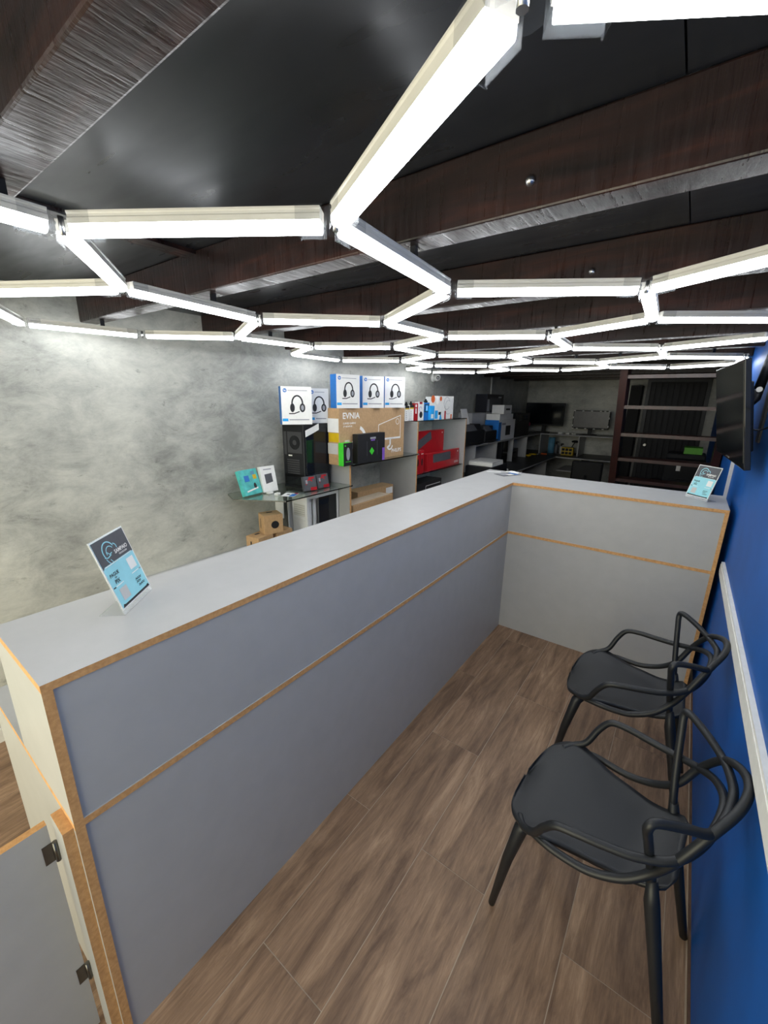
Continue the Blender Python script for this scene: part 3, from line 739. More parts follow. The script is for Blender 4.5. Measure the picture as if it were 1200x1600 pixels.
f = Face(wbx, face_px(.025)); f.poly(GRN, [(.0, .055), (.03, .085), (0, .115), (-.03, .085)], .0006, 'diamond'); f.rect(PURP, ww/2-.035, .0, ww/2-.002, .10, 0, 'corner_print'); f.rect(GINK, -.02, hh-.045, .05, hh-.03, name='title_print'); f.rect(PURP, -.01, hh-.058, .04, hh-.05, name='subtitle_print')
f.line(CHAR, [(-.06, .05), (-.06, hh-.06)], .004, 0, 'outline_print'); f.line(CHAR, [(.07, .05), (.07, hh-.06)], .004, 0, 'rim_print'); f.done()
# --- things on the low glass
def lean_box(name, label, cat, base, wid, hgt, dep, rz, tilt, m):
    t = thing(name, label, cat, base, rz); t.rotation_euler = (0, -tilt, rz)
    box('carton', m, -dep, 0, -wid/2, wid/2, 0, hgt, t, .001); return t
a_, c_ = onz(384, 778, Z1), onz(411, 771, Z1); m_ = (a_+c_)/2; rz = math.atan2(c_.y-a_.y, c_.x-a_.x)-PI/2
tl = lean_box('toy_carton', 'teal patterned carton leaning on the glass shelf', 'box', (m_.x, m_.y, Z1+.0092), (c_-a_).length, .17, .03, rz, .32, TEAL)
f = Face(tl, face_px(0)); f.rect(YEL, .03, .10, .06, .13, name='yellow_print'); f.disc(INK, .03, .055, .012, 0, .02, 'dark_print'); f.rect(BLUEC, -.045, .09, -.005, .13, 0, 'blue_print'); f.poly(WINK, [(-.05, .02), (.05, .035), (.05, .045), (-.05, .03)], 0, 'pale_print'); f.rect(SKYB, .02, .13, .05, .155, 0, 'corner_print'); f.done()
a_, c_ = onz(416, 772, Z1), onz(438, 768, Z1); m_ = (a_+c_)/2; rz = math.atan2(c_.y-a_.y, c_.x-a_.x)-PI/2
sd = lean_box('drive_carton', 'white carton showing a black drive, leaning on the glass shelf', 'box', (m_.x-.02, m_.y, Z1+.0074), (c_-a_).length*1.0, .175, .035, rz, .22, WHT)
hw = (c_-a_).length/2
f = Face(sd, face_px(0)); f.poly(CHAR, [(-hw*.5, .055), (hw*.5, .065), (hw*.45, .125), (-hw*.55, .12)], 0, 'drive_picture'); f.rect(GINK, -hw*.6, .15, hw*.5, .157, 0, 'title_print'); f.done()
for i, (u, v) in enumerate(((420, 769), (432, 771))):
    p = onz(u, v+2, Z1); b_ = thing('adapter', ['small white plastic adapter by the foot of the drive carton', 'small white plastic adapter beside the small leaflet on the glass'][i], 'adapter', (p.x+.01, p.y, Z1), .4*i, 'white adapters on the glass shelf'); box('body', WHP, -.014, .014, -.02, .02, 0, .014, b_, .003); box('plug', STEEL, -.006, .006, .02, .034, .004, .010, b_)
p = onz(453, 773, Z1); lf = thing('leaflet', 'small white leaflet with a blue corner on the glass shelf', 'leaflet', (p.x, p.y, Z1), .5); box('sheet', WHT, -.045, .045, -.05, .05, 0, .0012, lf)
f = Face(lf, face_pz(.0012)); f.rect(BLUEC, .01, -.05, .045, .02, name='blue_print'); f.rect(REDC, .02, .02, .045, .05, name='red_print'); f.rect(INK, -.02, -.01, .0, .01, name='dark_print'); f.done()
for i, (ua, va, uc, vc, lab) in enumerate(((476, 769, 496, 766, 'black and red earphone carton nearer the drive carton'), (497, 765, 515, 761, 'black and red earphone carton nearer the shelving panel'))):
    a_, c_ = onz(ua, va, Z1), onz(uc, vc, Z1); m_ = (a_+c_)/2; rz = math.atan2(c_.y-a_.y, c_.x-a_.x)-PI/2
    e_ = thing('earphone_carton', lab, 'box', (m_.x+.0, m_.y, Z1+.0052), rz); ww = (c_-a_).length*.96
    e_.rotation_euler = (0, -.18, rz)
    box('carton', CHAR, -.03, 0, -ww/2, ww/2, 0, .10, e_, .001)
    f = Face(e_, face_px(0)); f.arc(REDC, -.005, .05, .03, .008, 30, 200, 0, 'earphone_picture'); f.rect(REDC, .0, .0, ww/2, .022, 0, 'red_band'); f.rect(REDC, -.01, .08, ww*.35, .094, 0, 'red_title'); f.rect(GINK, -ww*.35, .05, -ww*.2, .075, .0006, 'pale_picture'); f.done()
# --- under the low glass: white tower and kraft cubes on the base board
ZB0 = .60
wx = -2.13; wa, wb_ = onx(480, 800, wx), onx(529, 790, wx)
wt_ = thing('computer_tower', 'open white computer tower standing under the glass shelf', 'computer', (wx-.11, (wa.y+min(wb_.y, s1-.01))/2, ZB0)); wl = min(wb_.y, s1-.01)-wa.y; wh = Z1-.045-ZB0; w2, l2 = .11, wl/2
bm = bmesh.new(); add_box(bm, -w2, w2, -l2, l2, wh-.03, wh); add_box(bm, -w2, w2, -l2, l2, 0, .03); add_box(bm, -w2, -w2+.008, -l2, l2, .03, wh-.03); add_box(bm, -w2, w2, l2-.02, l2, .03, wh-.03)
add_box(bm, w2-.015, w2, -l2, -l2+.02, .03, wh-.03); add_box(bm, -w2, -w2+.015, -l2, -l2+.02, .03, wh-.03)
link('case', bm_mesh(bm, 'case'), WMET, wt_)
bm = bmesh.new(); add_box(bm, -w2+.06, w2-.015, -l2+.004, -l2+.008, .03, wh-.03); add_box(bm, -w2+.075, w2-.03, -l2, -l2+.004, wh*.45, wh*.5)
link('rear_panel', bm_mesh(bm, 'rear_panel'), WMET, wt_)
f = Face(wt_, face_ny(-l2+.0035)); f.rect(GREYW, -w2+.075, wh*.55, w2-.028, wh-.07, name='fan_grille')
for i in range(9): f.line(WHP, [(-w2+.08, wh*.57+i*.016), (w2-.033, wh*.57+i*.016)], .004, .0006, 'grille_bars')
f.done()
for i, yy in enumerate((-l2+.05, -l2+.095)):
    bm = bmesh.new(); add_box(bm, w2-.03, w2-.022, yy-.014, yy+.014, .03, wh-.03); link('cable_plate', bm_mesh(bm, 'cable_plate'), WMET, wt_)
box('glass_side', TINT, w2-.004, w2-.001, -l2+.12, l2-.02, .03, wh-.03, wt_)
# loose side panel hanging open
sp = box('side_cover', WMET, -w2-.095, -w2-.004, -l2-.03, -l2-.024, wh-.20, wh-.03, wt_)
def kraft(loc, rz, lab):
    t = thing('camera_carton', lab, 'box', loc, rz, 'kraft camera cartons'); c = .066
    box('carton', KRAFT, -c*.9, c*.9, -c, c, 0, 2*c, t, .002)
    f = Face(t, face_px(c*.9)); f.disc(INK, .010, c*.95, .027, name='round_opening'); f.done()
    f = Face(t, face_pz(2*c)); f.rect(INK, -.035, -.02, -.015, .02, name='hand_slot'); f.done()
    f = Face(t, face_ny(-c)); f.rect(INK, -.02, .03, -.008, .10, name='side_slot'); f.done()
    return t
kx = -2.24; k3 = onx(431, 812, kx+.06)
kraft((kx, k3.y-.095, ZB0), .12, 'kraft carton with a round black hole, at the end of the lower pair'); kraft((kx, k3.y+.075, ZB0), -.05, 'kraft carton with a round black hole, next to the white tower'); kraft((kx+.005, k3.y, ZB0+.132), -.35, 'kraft carton with a round black hole, stacked on two others')
ZB0 = .518
# --- flat cartons at the foot of the middle cubby
bx = carton('flat_carton', 'long flat kraft carton lying in the middle cubby', 'box', (XF-.10, s1+.33, ZB0), .16, .55, .30, KRAFT, .02)
f = Face(bx, face_px(.08)); f.rect(INK, .05, .18, .2, .2, name='printed_line'); f.done(); f = Face(bx, face_pz(.30)); f.rect(mat('pale_tape', (.62, .5, .38), .5), -.06, -.26, .06, .26, name='tape'); f.done()
bx = carton('flat_carton', 'kraft carton with a white label behind the long flat one', 'box', (XF-.27, s1+.60, ZB0), .14, .50, .33, KRAFT, -.05)
f = Face(bx, face_px(.07)); f.rect(WHT, .14, .25, .24, .31, name='white_label'); f.done()
# --- red keyboard cartons
def kbd(loc, wid, hgt, lab, m, rz=0, kb=(0, .0, .5, .5), tilt=.0, ang=0):
    t = thing('keyboard_carton', lab, 'box', loc, rz, 'red keyboard cartons'); t.rotation_euler = (0, -tilt, rz)
    box('carton', m, -.045, 0, -wid/2, wid/2, 0, hgt, t, .001)
    f = Face(t, face_px(0)); cx, cz, kw, kh = kb
    R2 = lambda x, y: (cx+x*math.cos(ang)-y*math.sin(ang), cz+x*math.sin(ang)+y*math.cos(ang))
    f.poly(CHAR, [R2(-kw/2, -kh/2), R2(kw/2, -kh/2), R2(kw/2, kh/2), R2(-kw/2, kh/2)], 0, 'keyboard_picture')
    f.text(WINK, 'OOOO', wid/2-.08, .02, .032, name='icons'); f.disc(WINK, wid/2-.04, hgt-.03, .009, name='badge')
    f.done(); return t
xk = XF-.14
a_, c_ = s2+T+.005, onx(693, 690, xk).y
kbd((xk, (a_+c_)/2, Z4), c_-a_, onx(690, 671, xk).z-Z4, 'tall red keyboard carton standing at the back of the cubby', REDC, 0, (-.04, .29, .30, .085), 0, .35)
xk2 = XF-.035; a_, c_ = onx(667, 715, xk2).y, min(onx(719, 715, xk2).y, s3-.01)
kbd((xk2, (a_+c_)/2, Z4+.0015), c_-a_, onx(715, 701, xk2).z-Z4, 'bright red keyboard carton lying in front on the glass', REDC, .03, (-.05, .115, .40, .085), .05, .0)
for i, (yy, lab) in enumerate(((s2+T+.05, 'narrow red mouse carton beside the cubby panel'), (s2+T+.125, 'narrow red mouse carton beside the bright red keyboard carton'))):
    t = thing('mouse_carton', lab, 'box', (XF-.06, yy, Z4)); box('carton', REDC, -.04, .035, -.034, .034, 0, .22, t, .001)
    f = Face(t, face_px(.035)); f.disc(INK, 0, .11, .014, 0, .036, 'mouse_picture'); f.rect(WINK, -.02, .185, .02, .192, 0, 'title_print'); f.done()
mb = carton('board_carton', 'black carton with white printing on the cubby floor', 'box', (XF-.17, s2+.36, ZB0), .2, .56, .30, INK)
f = Face(mb, face_px(.10)); f.line(WINK, [(-.05, .15), (-.05, .26), (.25, .26)], .006, 0, 'white_outline'); f.rect(GREYW, -.03, .20, .12, .215, 0, 'print_band'); f.done()
f = Face(mb, face_pz(.30)); f.rect(GREYW, -.09, -.26, -.08, .26, 0, 'edge_print'); f.done()
# --- accessory packs along the top glass
zp = Z3
def pack(u0, u1, vt, x, m, name, lab, extra=None, dep=.03, vb=657):
    a_, c_ = onx(u0, vb, x), onx(u1, vb, x); h = onx((u0+u1)/2, vt, x).z-zp; ww = c_.y-a_.y
    t = thing(name, lab, 'pack', (x-dep/2, (a_.y+c_.y)/2, zp), 0, 'accessory packs on the top glass')
    box('card', m, -dep/2, dep/2, -ww/2, ww/2, 0, h, t, .001)
    f = Face(t, face_px(dep/2))
    if extra: extra(f, ww, h, t, dep)
    f.done(); return t
def hanger(f, w, h, t, dep):
    bm = bmesh.new(); add_box(bm, -.003, .003, -w*.32, w*.32, h, h+.018); add_box(bm, -.003, .003, -w*.15, w*.15, h+.018, h+.032); link('hanger_tab', bm_mesh(bm, 'hanger_tab'), BLKP, t)
def ex_yellow(f, w, h, t, d):
    hanger(f, w, h, t, d); f.rect(YEL, -w/2, h*.76, w/2, h*.84, 0, 'yellow_band'); f.rect(INK, -w/2, h*.84, w/2, h, 0, 'dark_top')
    for i in range(5): f.rect(GINK, -w*.3, h*(.1+.12*i), -w*.1, h*(.15+.12*i), 0, 'icon')
def ex_red(f, w, h, t, d): f.rect(WINK, -w*.15, h*.4, w*.15, h*.7, 0, 'white_print'); f.disc(WINK, 0, h*.85, w*.2, 0, name='badge')
def ex_white(f, w, h, t, d): f.disc(INK, .0, h*.3, w*.28, 0, w*.3, 'charger_picture'); f.arc(PURP, -w*.1, h*.6, w*.25, .004, 0, 300, 0, 'cable_picture'); f.rect(REDC, -w*.3, h*.88, w*.2, h, 0, 'red_top')
def ex_blue(f, w, h, t, d): hanger(f, w, h, t, d); f.rect(INK, -w*.42, h*.45, w*.42, h*.9, 0, 'bottle_picture'); f.rect(CYAN, -w*.25, h*.5, w*.25, h*.85, .0006, 'bottle_body'); f.rect(WINK, -w*.06, h*.55, w*.06, h*.8, .0012, 'bottle_label')
def ex_big(f, w, h, t, d):
    f.disc(ORNG, -w*.36, h*.88, w*.07, 0, name='badge'); f.arc(GINK, w*.05, h*.68, w*.2, .004, 20, 330, 0, 'cable_picture'); f.arc(GINK, w*.15, h*.5, w*.22, .003, 60, 300, 0, 'wire_picture'); f.line(GINK, [(w*.44, h*.4), (w*.44, h*.92)], .004, 0, 'text_line'); f.rect(ORNG, w*.33, 0, w*.42, h*.18, 0, 'orange_corner')
def ex_bluewhite(f, w, h, t, d): f.rect(CYAN, -w/2, h*.05, -w*.1, h*.6, 0, 'blue_print'); f.rect(INK, .0, h*.3, w*.35, h*.5, 0, 'dark_print'); f.poly(CYAN, [(w*.1, 0), (w*.5, 0), (w*.3, h*.45)], 0, 'blue_triangle')
xa_, xb_, xc_ = XF-.20, XF-.10, XF-.02
pack(684, 707, 619, xb_, WHT, 'cable_carton', 'large white cable carton with a wire picture on the top glass', ex_big, .05)
pack(670.5, 680, 620, xb_-.01, WHT, 'cable_carton', 'slim white carton with an orange badge beside the large cable carton', lambda f, w, h, t, d: f.disc(ORNG, 0, h*.9, w*.3, 0, name='badge'), .05)
pack(632.8, 639, 634, xc_-.03, WHT, 'cable_pack', 'white blister pack with a yellow band next to the headset carton', ex_yellow, .025)
pack(640, 646, 633, xc_-.03, WHT, 'cable_pack', 'white blister pack with a yellow band beside the red pack', ex_yellow, .025)
pack(646.5, 652.5, 630, xc_-.03, REDC, 'red_pack', 'narrow red accessory pack among white ones on the top glass', ex_red, .03)
pack(653, 661.5, 628, xc_-.03, WHT, 'charger_carton', 'white charger carton with a red top on the top glass', ex_white, .04)
pack(662, 670, 629, xc_-.03, BLUEC, 'cleaner_pack', 'blue accessory pack with a black hanging tab on the top glass', ex_blue, .03)
pack(672, 678, 634, xc_-.004, CYAN, 'blue_pack', 'small bright blue pack before the slim white carton', lambda f, w, h, t, d: f.rect(WINK, -w*.3, h*.1, w*.3, h*.4, 0, 'white_print'), .025)
pack(679, 690, 632, xc_-.01, WHT, 'label_carton', 'white and blue carton standing before the large cable carton', ex_bluewhite, .03)
pack(690.5, 696, 642, xc_-.01, WHT, 'tag_carton', 'small white carton with a red edge on the top glass', lambda f, w, h, t, d: f.rect(REDC, w*.1, 0, w*.5, h, 0, 'red_edge'), .025)
# security camera on the wall corner
p = onx(685, 590, XL+.02)
cm = thing('security_camera', 'small white dome security camera high on the cement wall', 'camera', (XL, 4.23, p.z)); 
lathe('mount', WHP, [(.05, 0), (.05, .012), (.035, .03)], cm, 20, Matrix.Rotation(PI/2, 4, 'Y'))
lathe('ball', WHP, [(.0, -.04), (.022, -.034), (.036, -.016), (.040, 0), (.036, .018), (.022, .034), (0, .04)], cm, 20, Matrix.Translation((.055, .0, -.005)))
lathe('lens', BLKG, [(.018, 0), (.018, .008), (.01, .012)], cm, 14, Matrix.Translation((.078, -.024, -.008)) @ Matrix.Rotation(PI/2, 4, 'Y') @ Matrix.Rotation(.75, 4, 'X'))

# ================================================================= WORK AREA AT THE BACK
EDGE[0] = mat('grey_edge', (.36, .36, .36), .5)
wk = thing('workbench', 'L-shaped grey workbench with a raised shelf along the back walls', 'workbench', (-2.1, 6.5, 0), ab=True)
ZD, ZU = .75, 1.10; XD, XU, YD, YU = -1.74, -2.10, 7.2, 7.45
bd('worktop', wk, XL2, XD, s3+.12, YB, ZD-T, ZD); bd('worktop', wk, XD, -.87, YD, YB, ZD-T, ZD)
bd('upper_shelf', wk, XL2, XU, 4.75, YB, ZU-T, ZU); bd('upper_shelf', wk, XU, -.87, YU, YB, ZU-T, ZU)
for yy in (4.75, 5.45, 6.10, 6.75): bd('divider', wk, XL2, XU, yy, yy+T, ZD, ZU-T, flat='y')
for xx in (-2.10, -1.47, -.888): bd('divider', wk, xx, xx+T, YU, YB, ZD, ZU-T, flat='x')
for yy in (4.39, 5.6, 6.8): bd('leg_panel', wk, XL2, XD-.03, yy, yy+T, 0, ZD-T, flat='y')
for xx in (-1.36, -.888): bd('leg_panel', wk, xx, xx+T, YD+.03, YB, 0, ZD-T, flat='x')
bd('low_shelf', wk, -1.73, -1.36, YD+.1, YB, .50, .518)
def ubox(name, lab, cat, u0, u1, vt, x, dep, m, z=ZU, rz=0, group=None):
    a_, c_ = onx(u0, 680, x), onx(u1, 680, x); h = onx((u0+u1)/2, vt, x).z-z
    return carton(name, lab, cat, (x-dep/2, (a_.y+c_.y)/2, z), dep, c_.y-a_.y, h, m, rz, group), c_.y-a_.y, h
def printer(lab, u0, u1, vt, x, z=ZU):
    a_, c_ = onx(u0, 680, x), onx(u1, 680, x); h = onx((u0+u1)/2, vt, x).z-z; ww = c_.y-a_.y; d = .21
    t = thing('printer', lab, 'printer', (x-d/2, (a_.y+c_.y)/2, z), 0, 'black desktop printers')
    box('body', BLKP, -d/2, d/2, -ww/2, ww/2, 0, h*.72, t, .01); box('scanner_lid', BLKP, -d/2, d/2-.06, -ww/2+.005, ww/2-.005, h*.72, h, t, .008)
    prism('control_panel', CHAR, [(0, 0), (.06, 0), (0, h*.28)], -ww*.36, ww*.1, t, Matrix(((1, 0, 0, d/2-.06), (0, 0, 1, 0), (0, 1, 0, h*.72), (0, 0, 0, 1))))
    box('paper_tray', DKM, d/2, d/2+.05, -ww*.35, ww*.35, .02, .035, t); return t
printer('black printer beside the end panel of the display shelving', 727, 757, 664, -2.12)
printer('black printer beside the white printer carton', 758.5, 776, 666, -2.12)
# white sheet feeder leaning behind the first printer
sh = thing('paper_sheet', 'stiff white sheet standing slanted behind the black printers', 'sheet', (-2.22, 4.70, onx(742, 664, -2.12).z+.001)); sh.rotation_euler = (0, -.25, .1); box('sheet', WHT, -.002, .002, -.11, .11, 0.0, .19, sh)
# raised board behind the printers with the black carton on top
rb = thing('riser_shelf', 'grey board riser standing over the black printers', 'shelf', (-2.42, 5.40, ZU), ab=True)
bd('front_board', rb, -2.362, -2.345, 5.13, 5.98, 1.31, 1.455, flat='x'); bd('top_board', rb, XL2, -2.345, 5.13, 5.98, 1.455, 1.473)
for yy in (5.13, 5.962): bd('side_board', rb, XL2, -2.362, yy, yy+T, ZU, 1.455, flat='y')
a_, c_ = onx(756, 640, -2.36).y, onx(786, 640, -2.36).y
bc = carton('printer_carton', 'black carton standing on the grey riser below the ceiling', 'box', (-2.43, max(5.14+.33, (a_+c_)/2), 1.473), .17, .62, .25, mat('navy_card', (.008, .009, .016), .4))
f = Face(bc, face_px(.085)); f.rect(GINK, -.29, .02, -.22, .18, 0, 'grey_label'); f.rect(CHAR, -.2, .03, .2, .20, 0, 'dark_picture'); f.rect(WINK, -.05, .03, .05, .042, 0, 'white_line'); f.rect(GREYW, .1, .2, .22, .22, 0, 'title_print'); f.done()
t, ww, hh = ubox('printer_carton', 'white and blue printer carton on the raised shelf', 'box', 778, 803, 656, -2.12, .20, WHT)
f = Face(t, face_px(.10)); f.rect(INK, -.05, .06, .14, hh*.7, 0, 'printer_picture'); f.rect(GINK, -.2, hh*.75, -.06, hh*.85, 0, 'title_print'); f.rect(BLUEC, -ww/2, .0, -ww/2+.10, hh*.9, 0, 'blue_print'); f.done()
f = Face(t, face_ny(-ww/2)); f.rect(BLUEC, -.10, 0, .10, hh, 0, 'blue_side'); f.done()
wc_ = carton('white_carton', 'white carton stacked on the white and blue printer carton', 'box', (-2.23, t.location.y-.02, ZU+hh), .2, .52, .08, WHT); wd_ = carton('white_carton', 'small white carton topmost of the carton stack', 'box', (-2.24, t.location.y+.06, ZU+hh+.08), .18, .30, .12, WHT)
f = Face(wd_, face_px(.09)); f.rect(INK, -.08, .05, .08, .075, 0, 'title_print'); f.done()
t, ww, hh = ubox('computer_tower', 'plain black computer tower on the raised shelf beside the carton stack', 'computer', 804.5, 825, 646, -2.14, .20, BLKP)
f = Face(t, face_px(.10)); f.rect(BLKG, -ww*.35, hh*.7, ww*.35, hh*.9, 0, 'drive_bay'); f.done()
# pink headphones on a stand
ps = thing('headphones', 'pink headphones hanging on a small stand beside the monitor', 'headphones', (-2.22, 7.0, ZU))
tube('stand_pole', BLKP, [(0, 0, .0), (0, 0, .30)], .008, ps, 8); lathe('stand_base', BLKP, [(.06, 0), (.06, .012), (.02, .018)], ps, 16)
tube('headband', PINK, [(0, -.075, .20), (0, -.065, .27), (0, 0, .315), (0, .065, .27), (0, .075, .20)], .012, ps, 8, 5)
for s_ in (-1, 1): lathe('ear_pad', PINK, [(.02, -.018), (.042, -.012), (.042, .012), (.02, .018)], ps, 14, Matrix.Translation((0, s_*.075, .17)) @ Matrix.Rotation(PI/2, 4, 'X'))
def monitor(lab, p0, p1, y, edge=None, scr=SCREEN, z=ZU):
    ww, hh = p1.x-p0.x, p0.z-p1.z; cx = (p0.x+p1.x)/2
    t = thing('monitor', lab, 'monitor', (cx, y, z)); zb = p1.z-z
    box('housing', BLKP, -ww/2, ww/2, 0, .035, zb, zb+hh, t, .004)
    box('screen', scr, -ww/2+.012, ww/2-.012, -.001, .0005, zb+.025, zb+hh-.012, t)
    box('neck', BLKP, -.03, .03, .035, .06, .01, zb+hh*.4, t); prism('foot', BLKP, [(-.14, -.06), (.14, -.06), (.10, .11), (-.10, .11)], 0, .012, t)
    if edge:
        n = 0
        for i in range(26):     # black and white checked tape round the rim
            u = i/26*2*(ww+hh)
            if u < ww: a, b_ = (-ww/2+u, zb+hh-.012), (0.03, .012)
            elif u < ww+hh: a, b_ = (ww/2-.012, zb+hh-(u-ww)-.03), (.012, .03)
            elif u < 2*ww+hh: a, b_ = (ww/2-(u-ww-hh)-.03, zb), (.03, .012)
            else: a, b_ = (-ww/2, zb+(u-2*ww-hh)), (.012, .03)
            if i % 2 == 0 or i % 7 == 0: box('checked_tape', WHT, a[0], a[0]+b_[0], -.0018, -.0002, a[1], a[1]+b_[1], t)
    return t
monitor('large black monitor standing in the corner of the workbench shelf', ony(823, 629, 7.6), ony(879, 666, 7.6), 7.60)
monitor('small grey-screened monitor rimmed with black and white tape', ony(897, 641, 7.6), ony(950, 672, 7.6), 7.60, True, mat('grey_screen', (.12, .12, .125), .3))
p = ony(886, 674, 7.55)
for i in range(3):
    o = thing('power_adapter', ['white power adapter nearest the large black monitor on the raised shelf', 'white power adapter between two others on the raised shelf', 'white power adapter nearest the taped monitor on the raised shelf'][i], 'adapter', (p.x-.11+.11*i, 7.56+.02*(i % 2), ZU), .4*i, 'white adapters between the monitors'); box('body', WHP, -.03, .03, -.018, .018, 0, .026, o, .004); tube('cord', WHP, [(.03, 0, .012), (.05, .01, .008), (.06, .03, .005)], .004, o, 6)
# things on the worktop in the back bays
lathe_o = lambda nm, lab, cat, m, loc, prof, n=16, grp=None: tag(lathe(nm, m, prof, None, n, None, loc), lab, cat, grp)
p = ony(859, 708, 7.62); rl = thing('paper_roll', 'upright pale blue roll standing in the back bay', 'roll', (p.x, 7.66, ZD)); lathe('roll', SKYB, [(.055, 0), (.055, .275)], rl, 18); lathe('core', GREYW, [(.02, .275), (.02, .278)], rl, 12)
for i, (u, m_, h_) in enumerate(((869, mat('grey_bottle', (.10, .10, .11), .4), .19), (877, GREYW, .16))):
    p = ony(u-2, 708, 7.62); bo = thing('spray_bottle', ('dark' if i == 0 else 'pale grey')+' spray bottle beside the pale blue roll', 'bottle', (p.x, 7.66, ZD)); lathe('body', m_, [(.03, 0), (.032, .02), (.032, h_*.7), (.014, h_*.85)], bo, 14); lathe('cap', BLKP, [(.013, h_*.85), (.013, h_)], bo, 10); box('nozzle', BLKP, -.012, .035, -.008, .008, h_, h_+.02, bo)
og = thing('parts_organizer', 'small yellow parts organizer with dark drawers in the back bay', 'organizer', (-1.64, 7.56, ZD))
box('frame', YEL, -.095, .095, -.05, .05, 0, .13, og, .003)
for i in range(3):
    for j in range(2): box('drawer', BLKP, -.085+.058*i, -.037+.058*i, -.054, -.049, .014+.058*j, .058+.058*j, og)
ln = thing('desk_lamp', 'dark desk magnifier with a jointed arm behind the yellow organizer', 'lamp', (-1.58, 7.72, ZD)); lathe('base', BLKP, [(.06, 0), (.06, .02)], ln, 16); tube('arm', BLKP, [(0, 0, .02), (-.03, 0, .14), (.02, -.04, .22)], .008, ln, 8); lathe('head', BLKP, [(.05, 0), (.06, .02), (.03, .035)], ln, 16, Matrix.Translation((.02, -.05, .21)))
for i, (u, v, x2, lab) in enumerate(((822, 713, .0, 'yellow pliers lying on the worktop'), (838, 711, .1, 'long yellow-handled tool lying on the worktop'))):
    p = onz(u, v, ZD); tl_ = thing('hand_tool', lab, 'tool', (p.x+(.05 if i == 0 else 0), p.y+(.10 if i == 0 else 0), ZD), 1.2-.5*i)
    for s_ in (-1, 1): tube('handle', YEL, [(-.12, s_*.03, .014), (-.04, s_*.022, .014), (0, 0, .014)], .012, tl_, 8)
    tube('jaw', STEEL, [(0, 0, .012), (.07, 0, .010)], [.012, .005], tl_, 8)
p = onz(852, 710, ZD); sc = thing('screwdriver', 'orange-handled screwdriver lying on the worktop', 'tool', (-1.95, 7.32, ZD), .3); tube('handle', ORNG, [(-.06, 0, .014), (.03, 0, .014)], .013, sc, 8); tube('shaft', STEEL, [(.03, 0, .014), (.14, 0, .012)], .004, sc, 6)
# scanner, black case and mouse near the end panel
a_ = onz(727, 728, ZD+.14)
scn = thing('flatbed_scanner', 'white flatbed scanner lying on a dark printer beside the end panel', 'scanner', (-1.92, 4.68, ZD+.14)); box('bed', WHP, -.15, .15, -.17, .17, 0, .04, scn, .006); box('lid', GREYW, -.148, .148, -.165, .165, .04, .055, scn, .005)
bp = thing('laser_printer', 'low dark printer under the white scanner', 'printer', (-1.92, 4.72, ZD)); box('body', BLKP, -.165, .16, -.26, .26, 0, .14, bp, .01); box('tray', DKM, .16, .178, -.18, .18, .02, .04, bp)
ms = thing('mouse', 'white computer mouse lying on the worktop', 'mouse', (-1.86, 5.22, ZD)); lathe('shell', WHP, [(.034, 0), (.034, .012), (.026, .028), (.0, .036)], ms, 14); box('wheel', BLKP, .012, .022, -.003, .003, .028, .036, ms)
cs = thing('computer_tower', 'black computer tower under the raised shelf by the scanner', 'computer', (-2.28, 5.78, ZD)); box('case', BLKP, -.2, .17, -.10, .10, 0, .33, cs, .005); box('front_bezel', BLKG, .17, .185, -.10, .10, 0, .33, cs, .004)
cs2 = thing('tool_case', 'dark tool case in the bay by the corner of the workbench', 'case', (-2.30, 6.42, ZD)); box('body', DKM, -.12, .12, -.18, .18, 0, .16, cs2, .01); tube('handle', BLKP, [(.12, -.06, .10), (.145, -.05, .11), (.145, .05, .11), (.12, .06, .10)], .008, cs2, 8)
# office chair tucked in the back
oc = thing('office_chair', 'black office chair pushed under the back worktop', 'chair', (-1.12, 6.75, 0))
lathe('hub', BLKP, [(.03, .06), (.03, .38)], oc, 12)
for k in range(5):
    a = 2*PI*k/5+.3; tube('base_leg', BLKP, [(0, 0, .09), (.26*math.cos(a), .26*math.sin(a), .065)], [.025, .016], oc, 8)
    lathe('caster', BLKP, [(.025, -.012), (.025, .012)], oc, 12, Matrix.Translation((.26*math.cos(a), .26*math.sin(a), .0255)) @ Matrix.Rotation(a, 4, 'Z') @ Matrix.Rotation(PI/2, 4, 'Y'))
box('seat', BLKP, -.23, .23, -.22, .22, .38, .46, oc, .03); box('backrest', BLKP, -.21, .21, -.25, -.19, .50, .80, oc, .025); tube('back_support', BLKP, [(0, -.18, .40), (0, -.27, .46), (0, -.255, .60)], .018, oc, 8)
# thin white pipe on the alcove wall
tag(tube('wall_pipe', WHP, [(XL2+.012, onx(767, 600, XL2).y, ZC), (XL2+.012, onx(767, 600, XL2).y, ZU+.02)], .012, None, 10), 'thin white pipe running down the alcove wall from the ceiling', 'pipe')

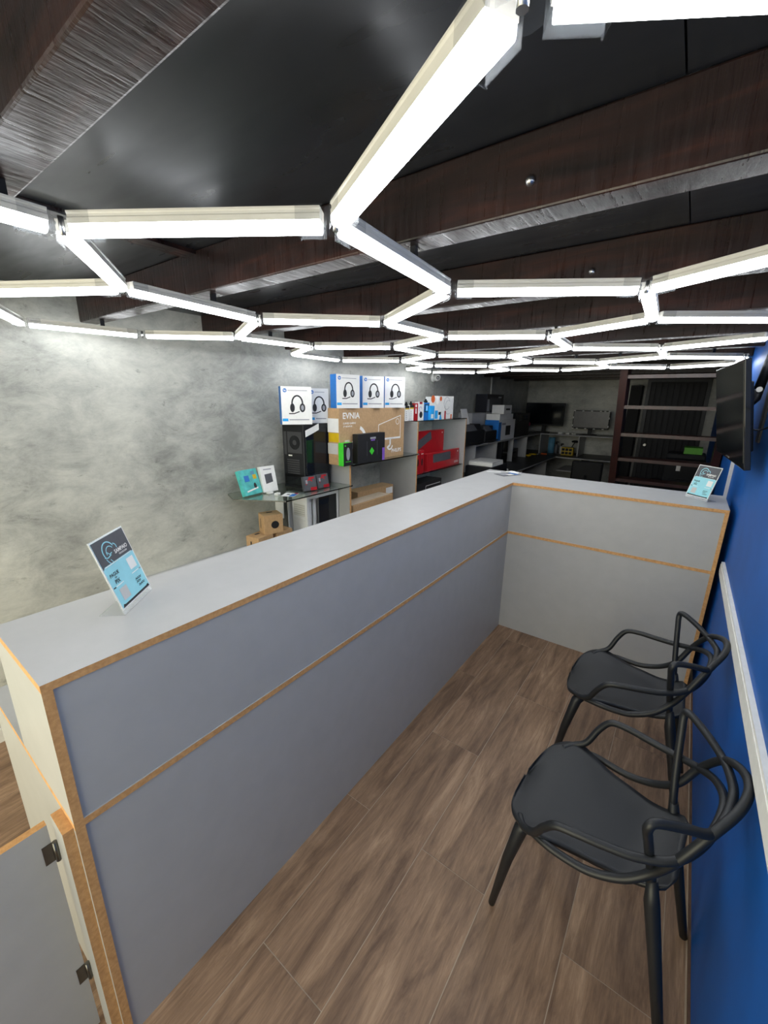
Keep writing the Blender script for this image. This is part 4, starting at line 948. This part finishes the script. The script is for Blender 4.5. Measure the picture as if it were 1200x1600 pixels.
# ================================================================= STAIRCASE AND BACK DOOR
stc = thing('staircase', 'steep dark timber staircase with open treads before the back door', 'staircase', (-.15, 4.75, 0), ab=True)
STT = MATS['stair_timber']; L_ = stc.location
def sp(z): return 4.42 + (1.95-z)*.33           # y of the stair line at height z
for xx0, xx1 in ((-.585, -.525), (.205, .262)):
    bm = bmesh.new(); pts = [(sp(0)-.11, 0), (sp(0)+.13, 0), (sp(2.06)+.13, 2.06), (sp(2.06)-.11, 2.06)]
    add_prism(bm, [(y-L_.y, z) for y, z in pts], xx0-L_.x, xx1-L_.x, Matrix(((0, 0, 1, 0), (1, 0, 0, 0), (0, 1, 0, 0), (0, 0, 0, 1))))
    link('stringer', bm_mesh(bm, 'stringer'), STT, stc)
for v in (586, 633.5, 677, 716, 749, 778, 806, 832):
    y = 4.6
    for _ in range(6): z = ony(978, v, y-.09).z; y = sp(z)
    if z < .1: continue
    bm = bmesh.new(); add_box(bm, -.525-L_.x, .205-L_.x, y-.09-L_.y, y+.11-L_.y, z-.03, z); link('tread', bm_mesh(bm, 'tread'), STT, stc)
d0, d1 = ony(1018, 600, YB), ony(1108, 700, YB)
dr = thing('door_1', '', '', (0, YB, 0)); del dr['label'], dr['category']; dr['kind'] = 'structure'
DX0, DX1, DH = d0.x, ony(1098, 640, YB).x, 1.96
box('door_frame', DKM, DX0-.05, DX0, -.03, 0, 0, DH+.05, dr); box('door_frame', DKM, DX1, DX1+.05, -.03, 0, 0, DH+.05, dr); box('door_frame', DKM, DX0, DX1, -.03, 0, DH, DH+.05, dr)
box('door_leaf', mat('door_black', (.013, .014, .019), .5), DX0, DX1, -.012, 0, 0, DH, dr)
MATS['door_black'].node_tree.nodes['Principled BSDF'].inputs['Specular IOR Level'].default_value = .3
nsl = 9; stp = (DX1-DX0)/nsl
for i in range(nsl): box('slat', MATS['door_black'], DX0+stp*i+.008, DX0+stp*(i+1)-.008, -.030, -.012, .02, DH-.02, dr, .004)
lathe('door_handle', STEEL, [(.018, 0), (.018, .03), (.026, .04), (.02, .055)], dr, 14, Matrix.Translation((DX0+.06, -.03, .98)) @ Matrix.Rotation(PI/2, 4, 'X'))
# dark cupboard left of the door, seen between the stringer and the cement strip
cb_ = thing('tall_cupboard', 'tall black cupboard against the back wall beside the slatted door', 'cupboard', (-.775, YB-.14, 0))
box('body', BLKP, -.08, .08, -.14, .14, 0, 1.9, cb_, .003); box('door', mat('cupboard_black', (.006, .006, .007), .7), -.078, .078, -.158, -.141, .03, 1.88, cb_, .002)
# low black table with printer and green carton behind the stairs
tb = thing('side_table', 'low black table behind the staircase', 'table', (-.02, 5.85, 0))
box('table_top', BLKP, -.27, .27, -.25, .25, .70, .725, tb, .003)
for sx in (-1, 1):
    for sy in (-1, 1): box('leg', BLKP, sx*.245-.018, sx*.245+.018, sy*.225-.018, sy*.225+.018, 0, .70, tb)
box('lower_shelf', LAM, -.24, .24, -.2, .2, .35, .368, tb)
pr = thing('printer', 'black printer with a white sticker on the low table behind the stairs', 'printer', (.02, 5.84, .725)); box('body', BLKP, -.19, .19, -.18, .18, 0, .30, pr, .012); box('lid', BLKP, -.18, .18, -.16, .18, .30, .36, pr, .012); box('output_tray', DKM, -.12, .12, -.23, -.18, .06, .075, pr)
f = Face(pr, face_ny(-.18)); f.rect(WINK, -.07, .17, -.03, .27, 0, 'sticker'); f.rect(GREYW, -.12, .03, -.06, .05, 0, 'small_sticker'); f.done()
gb = carton('green_carton', 'flat green carton on top of the black printer behind the stairs', 'box', (.075, 5.86, 1.085), .22, .17, .07, mat('dark_green_card', (.10, .36, .03), .5)); 
gb.rotation_euler.z = -PI/2
